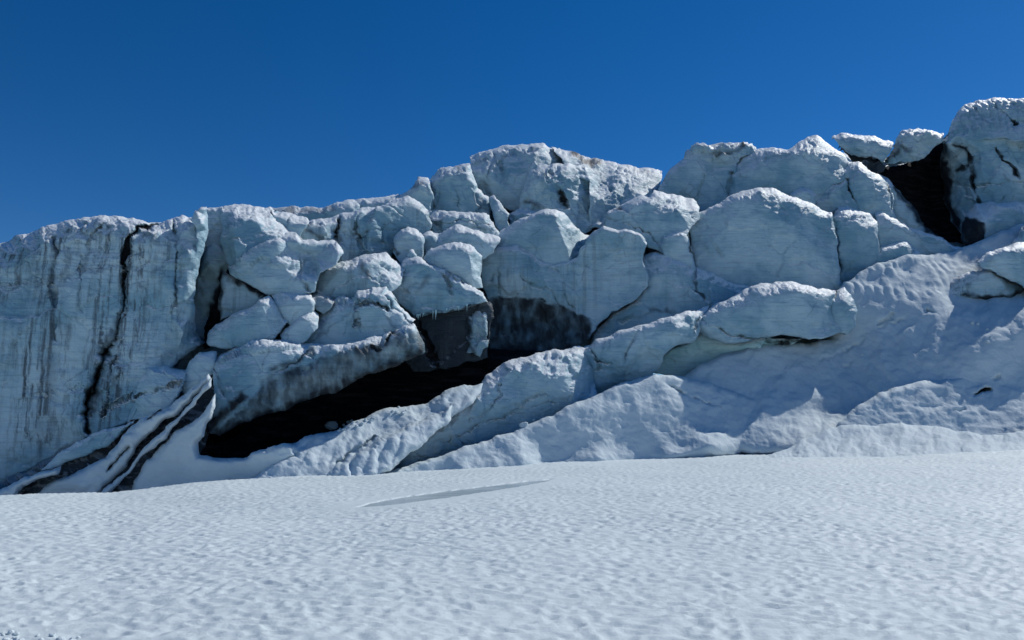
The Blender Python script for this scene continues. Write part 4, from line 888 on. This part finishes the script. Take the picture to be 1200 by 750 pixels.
terrain('snow_bank', [(870, 545, -1.5), (905, 532, .3), (930, 520, 1.4), (960, 506, 2.6), (985, 500, 3.1), (1020, 498, 3.3), (1060, 497, 3.4), (1100, 499, 3.4), (1130, 505, 3.0), (1155, 511, 2.6), (1185, 508, 3.0), (1230, 498, 3.8), (1290, 492, 4.4), (1290, 555, -2), (1100, 556, -2.5), (980, 554, -2.5)], 33.8,
    inner=[(1000, 520, 1.2), (1080, 520, 1.2), (1160, 525, .9), (1220, 520, 1.4), (960, 526, .8)], top=(5, .5), thick=1.4, rough=.4, sm=40, seed=80)

# ------------------------------------------------------------------ small things
def rock(name, px, py, D, size, seed, mat='slope_snow', squash=.7):
    """a chipped lump: a subdivided icosphere cut by random planes"""
    import bmesh
    rnd = random.Random(seed)
    bm = bmesh.new(); bmesh.ops.create_icosphere(bm, subdivisions=3, radius=1.0)
    cuts = []
    for _ in range(9):
        v = Vector((rnd.gauss(0, 1), rnd.gauss(0, 1), rnd.gauss(0, 1))).normalized(); cuts.append((v, rnd.uniform(.55, .85)))
    co = np.array([v.co[:] for v in bm.verts])
    nz = fbm(co * 1.7 + seed * 5.3, 3, 88)
    for k, v in enumerate(bm.verts):
        p_ = v.co.copy()
        for n_, d_ in cuts:
            e = p_.dot(n_) - d_
            if e > 0: p_ -= n_ * e
        p_ *= 1 + .22 * nz[k]
        v.co = (p_.x * size * rnd.uniform(.98, 1.02), p_.y * size * .9, p_.z * size * squash)
    me = bpy.data.meshes.new(name); bm.to_mesh(me); bm.free()
    for f in me.polygons: f.use_smooth = True
    at = me.color_attributes.new('mask', 'FLOAT_COLOR', 'POINT')
    at.data.foreach_set('color', np.tile(np.array([0, .5, 0, 1], np.float32), len(me.vertices)))
    me.materials.append(MATS[mat])
    o = bpy.data.objects.new(name, me); col.objects.link(o)
    c = place(px, py, D)
    o.location = c; o.rotation_euler = (0, 0, rnd.uniform(0, 6.28))
    return o
bpy.context.view_layer.update()
dg = bpy.context.evaluated_depsgraph_get()
def ray_hit(px, py):
    d = Vector(place(px, py, 10.0)) - camo.location
    hit, loc, nrm, idx, ob, mw = scene.ray_cast(dg, camo.location, d.normalized())
    return loc if hit else Vector(place(px, py, 36.0))
def chunk(px, py, r_px, seed, label, cat='ice chunk', group=None, mat='slope_snow', name='ice_chunk'):
    h = ray_hit(px, py + r_px * .5)
    sz = r_px * h.y / F
    o = rock(name, px, py, h.y, sz, seed, mat)
    o.location = h + Vector((0, -.15 * sz, .28 * sz))
    o['label'] = label; o['category'] = cat
    if group: o['group'] = group
chunk(614, 497, 5.5, 1, 'white flat-topped snow block lying beside the long ice tongue', 'snow block', name='snow_block')
chunk(626, 492, 3.5, 2, 'smaller snow lump next to the flat-topped snow block', 'snow lump', name='snow_lump')
chunk(389, 497, 8.0, 3, 'rounded snow lump at the lip of the long black hollow', 'snow lump', name='snow_lump')
rr_ = random.Random(4)
for k in range(26):
    t_ = rr_.random()
    chunk(398 + 80 * t_ + rr_.uniform(-4, 4), 499 - 22 * t_ + rr_.uniform(-3, 6), rr_.uniform(1.3, 3.2), 20 + k, 'small crumbled ice chunk at the lip of the black hollow', group='crumbled ice at the lip of the black hollow')
for k, (a_, b_, r_) in enumerate([(1139, 378, 2.6), (1146, 379, 2.2), (1157, 385, 1.6), (1158, 400, 2.8), (1161, 394, 1.8), (1010, 415, 1.5)]):
    chunk(a_, b_, r_, 60 + k, 'snow clod rolled down the shaded slope under the darkened ledge', 'snow clod', 'snow clods on the shaded slope', name='snow_clod')
for k in range(22):
    a_ = rr_.uniform(0, 92)
    chunk(a_, 741 + a_ * .07 + rr_.uniform(-2.5, 8), rr_.uniform(1.5, 4.5), 90 + k, 'small clod of trampled snow beside the near edge of the field', 'snow clod', 'clods of trampled snow', mat='field_snow', name='snow_clod')

# icicles along the lower edge of the layered block
lb = [o for o in bpy.data.objects if o.get('label', '').startswith('layered block')][0]
rr_ = random.Random(9)
for k in range(30):
    t_ = rr_.random()
    px_, py_ = 488 + 84 * t_, 371.5 - 17 * t_
    L_ = .06 + .42 * rr_.random() ** 2.2; w_ = rr_.uniform(.014, .05)
    c_ = place(px_, py_ - 2.5, 38.6 + rr_.uniform(0, .12))
    n_ = 6
    vs = []
    for lev, (fz, fr_) in enumerate(((.12, 1.2), (-.2, .8), (-.65, .42))):
        for q in range(n_):
            an = q * 2 * math.pi / n_
            vs.append((w_ * fr_ * math.cos(an), w_ * fr_ * math.sin(an), L_ * fz))
    vs.append((0, 0, -L_))
    fs = [(lv * n_ + q, (lv + 1) * n_ + q, (lv + 1) * n_ + (q + 1) % n_, lv * n_ + (q + 1) % n_) for lv in range(2) for q in range(n_)]
    fs += [(2 * n_ + q, 3 * n_, 2 * n_ + (q + 1) % n_) for q in range(n_)] + [tuple(range(n_))]
    me = bpy.data.meshes.new('icicle'); me.from_pydata(vs, [], fs); me.materials.append(MATS['blue_ice']); me.update()
    at = me.color_attributes.new('mask', 'FLOAT_COLOR', 'POINT')
    at.data.foreach_set('color', np.tile(np.array([0, 0, 0, 1], np.float32), len(vs)))
    o = bpy.data.objects.new('icicle', me); col.objects.link(o); o.location = c_; o.parent = lb
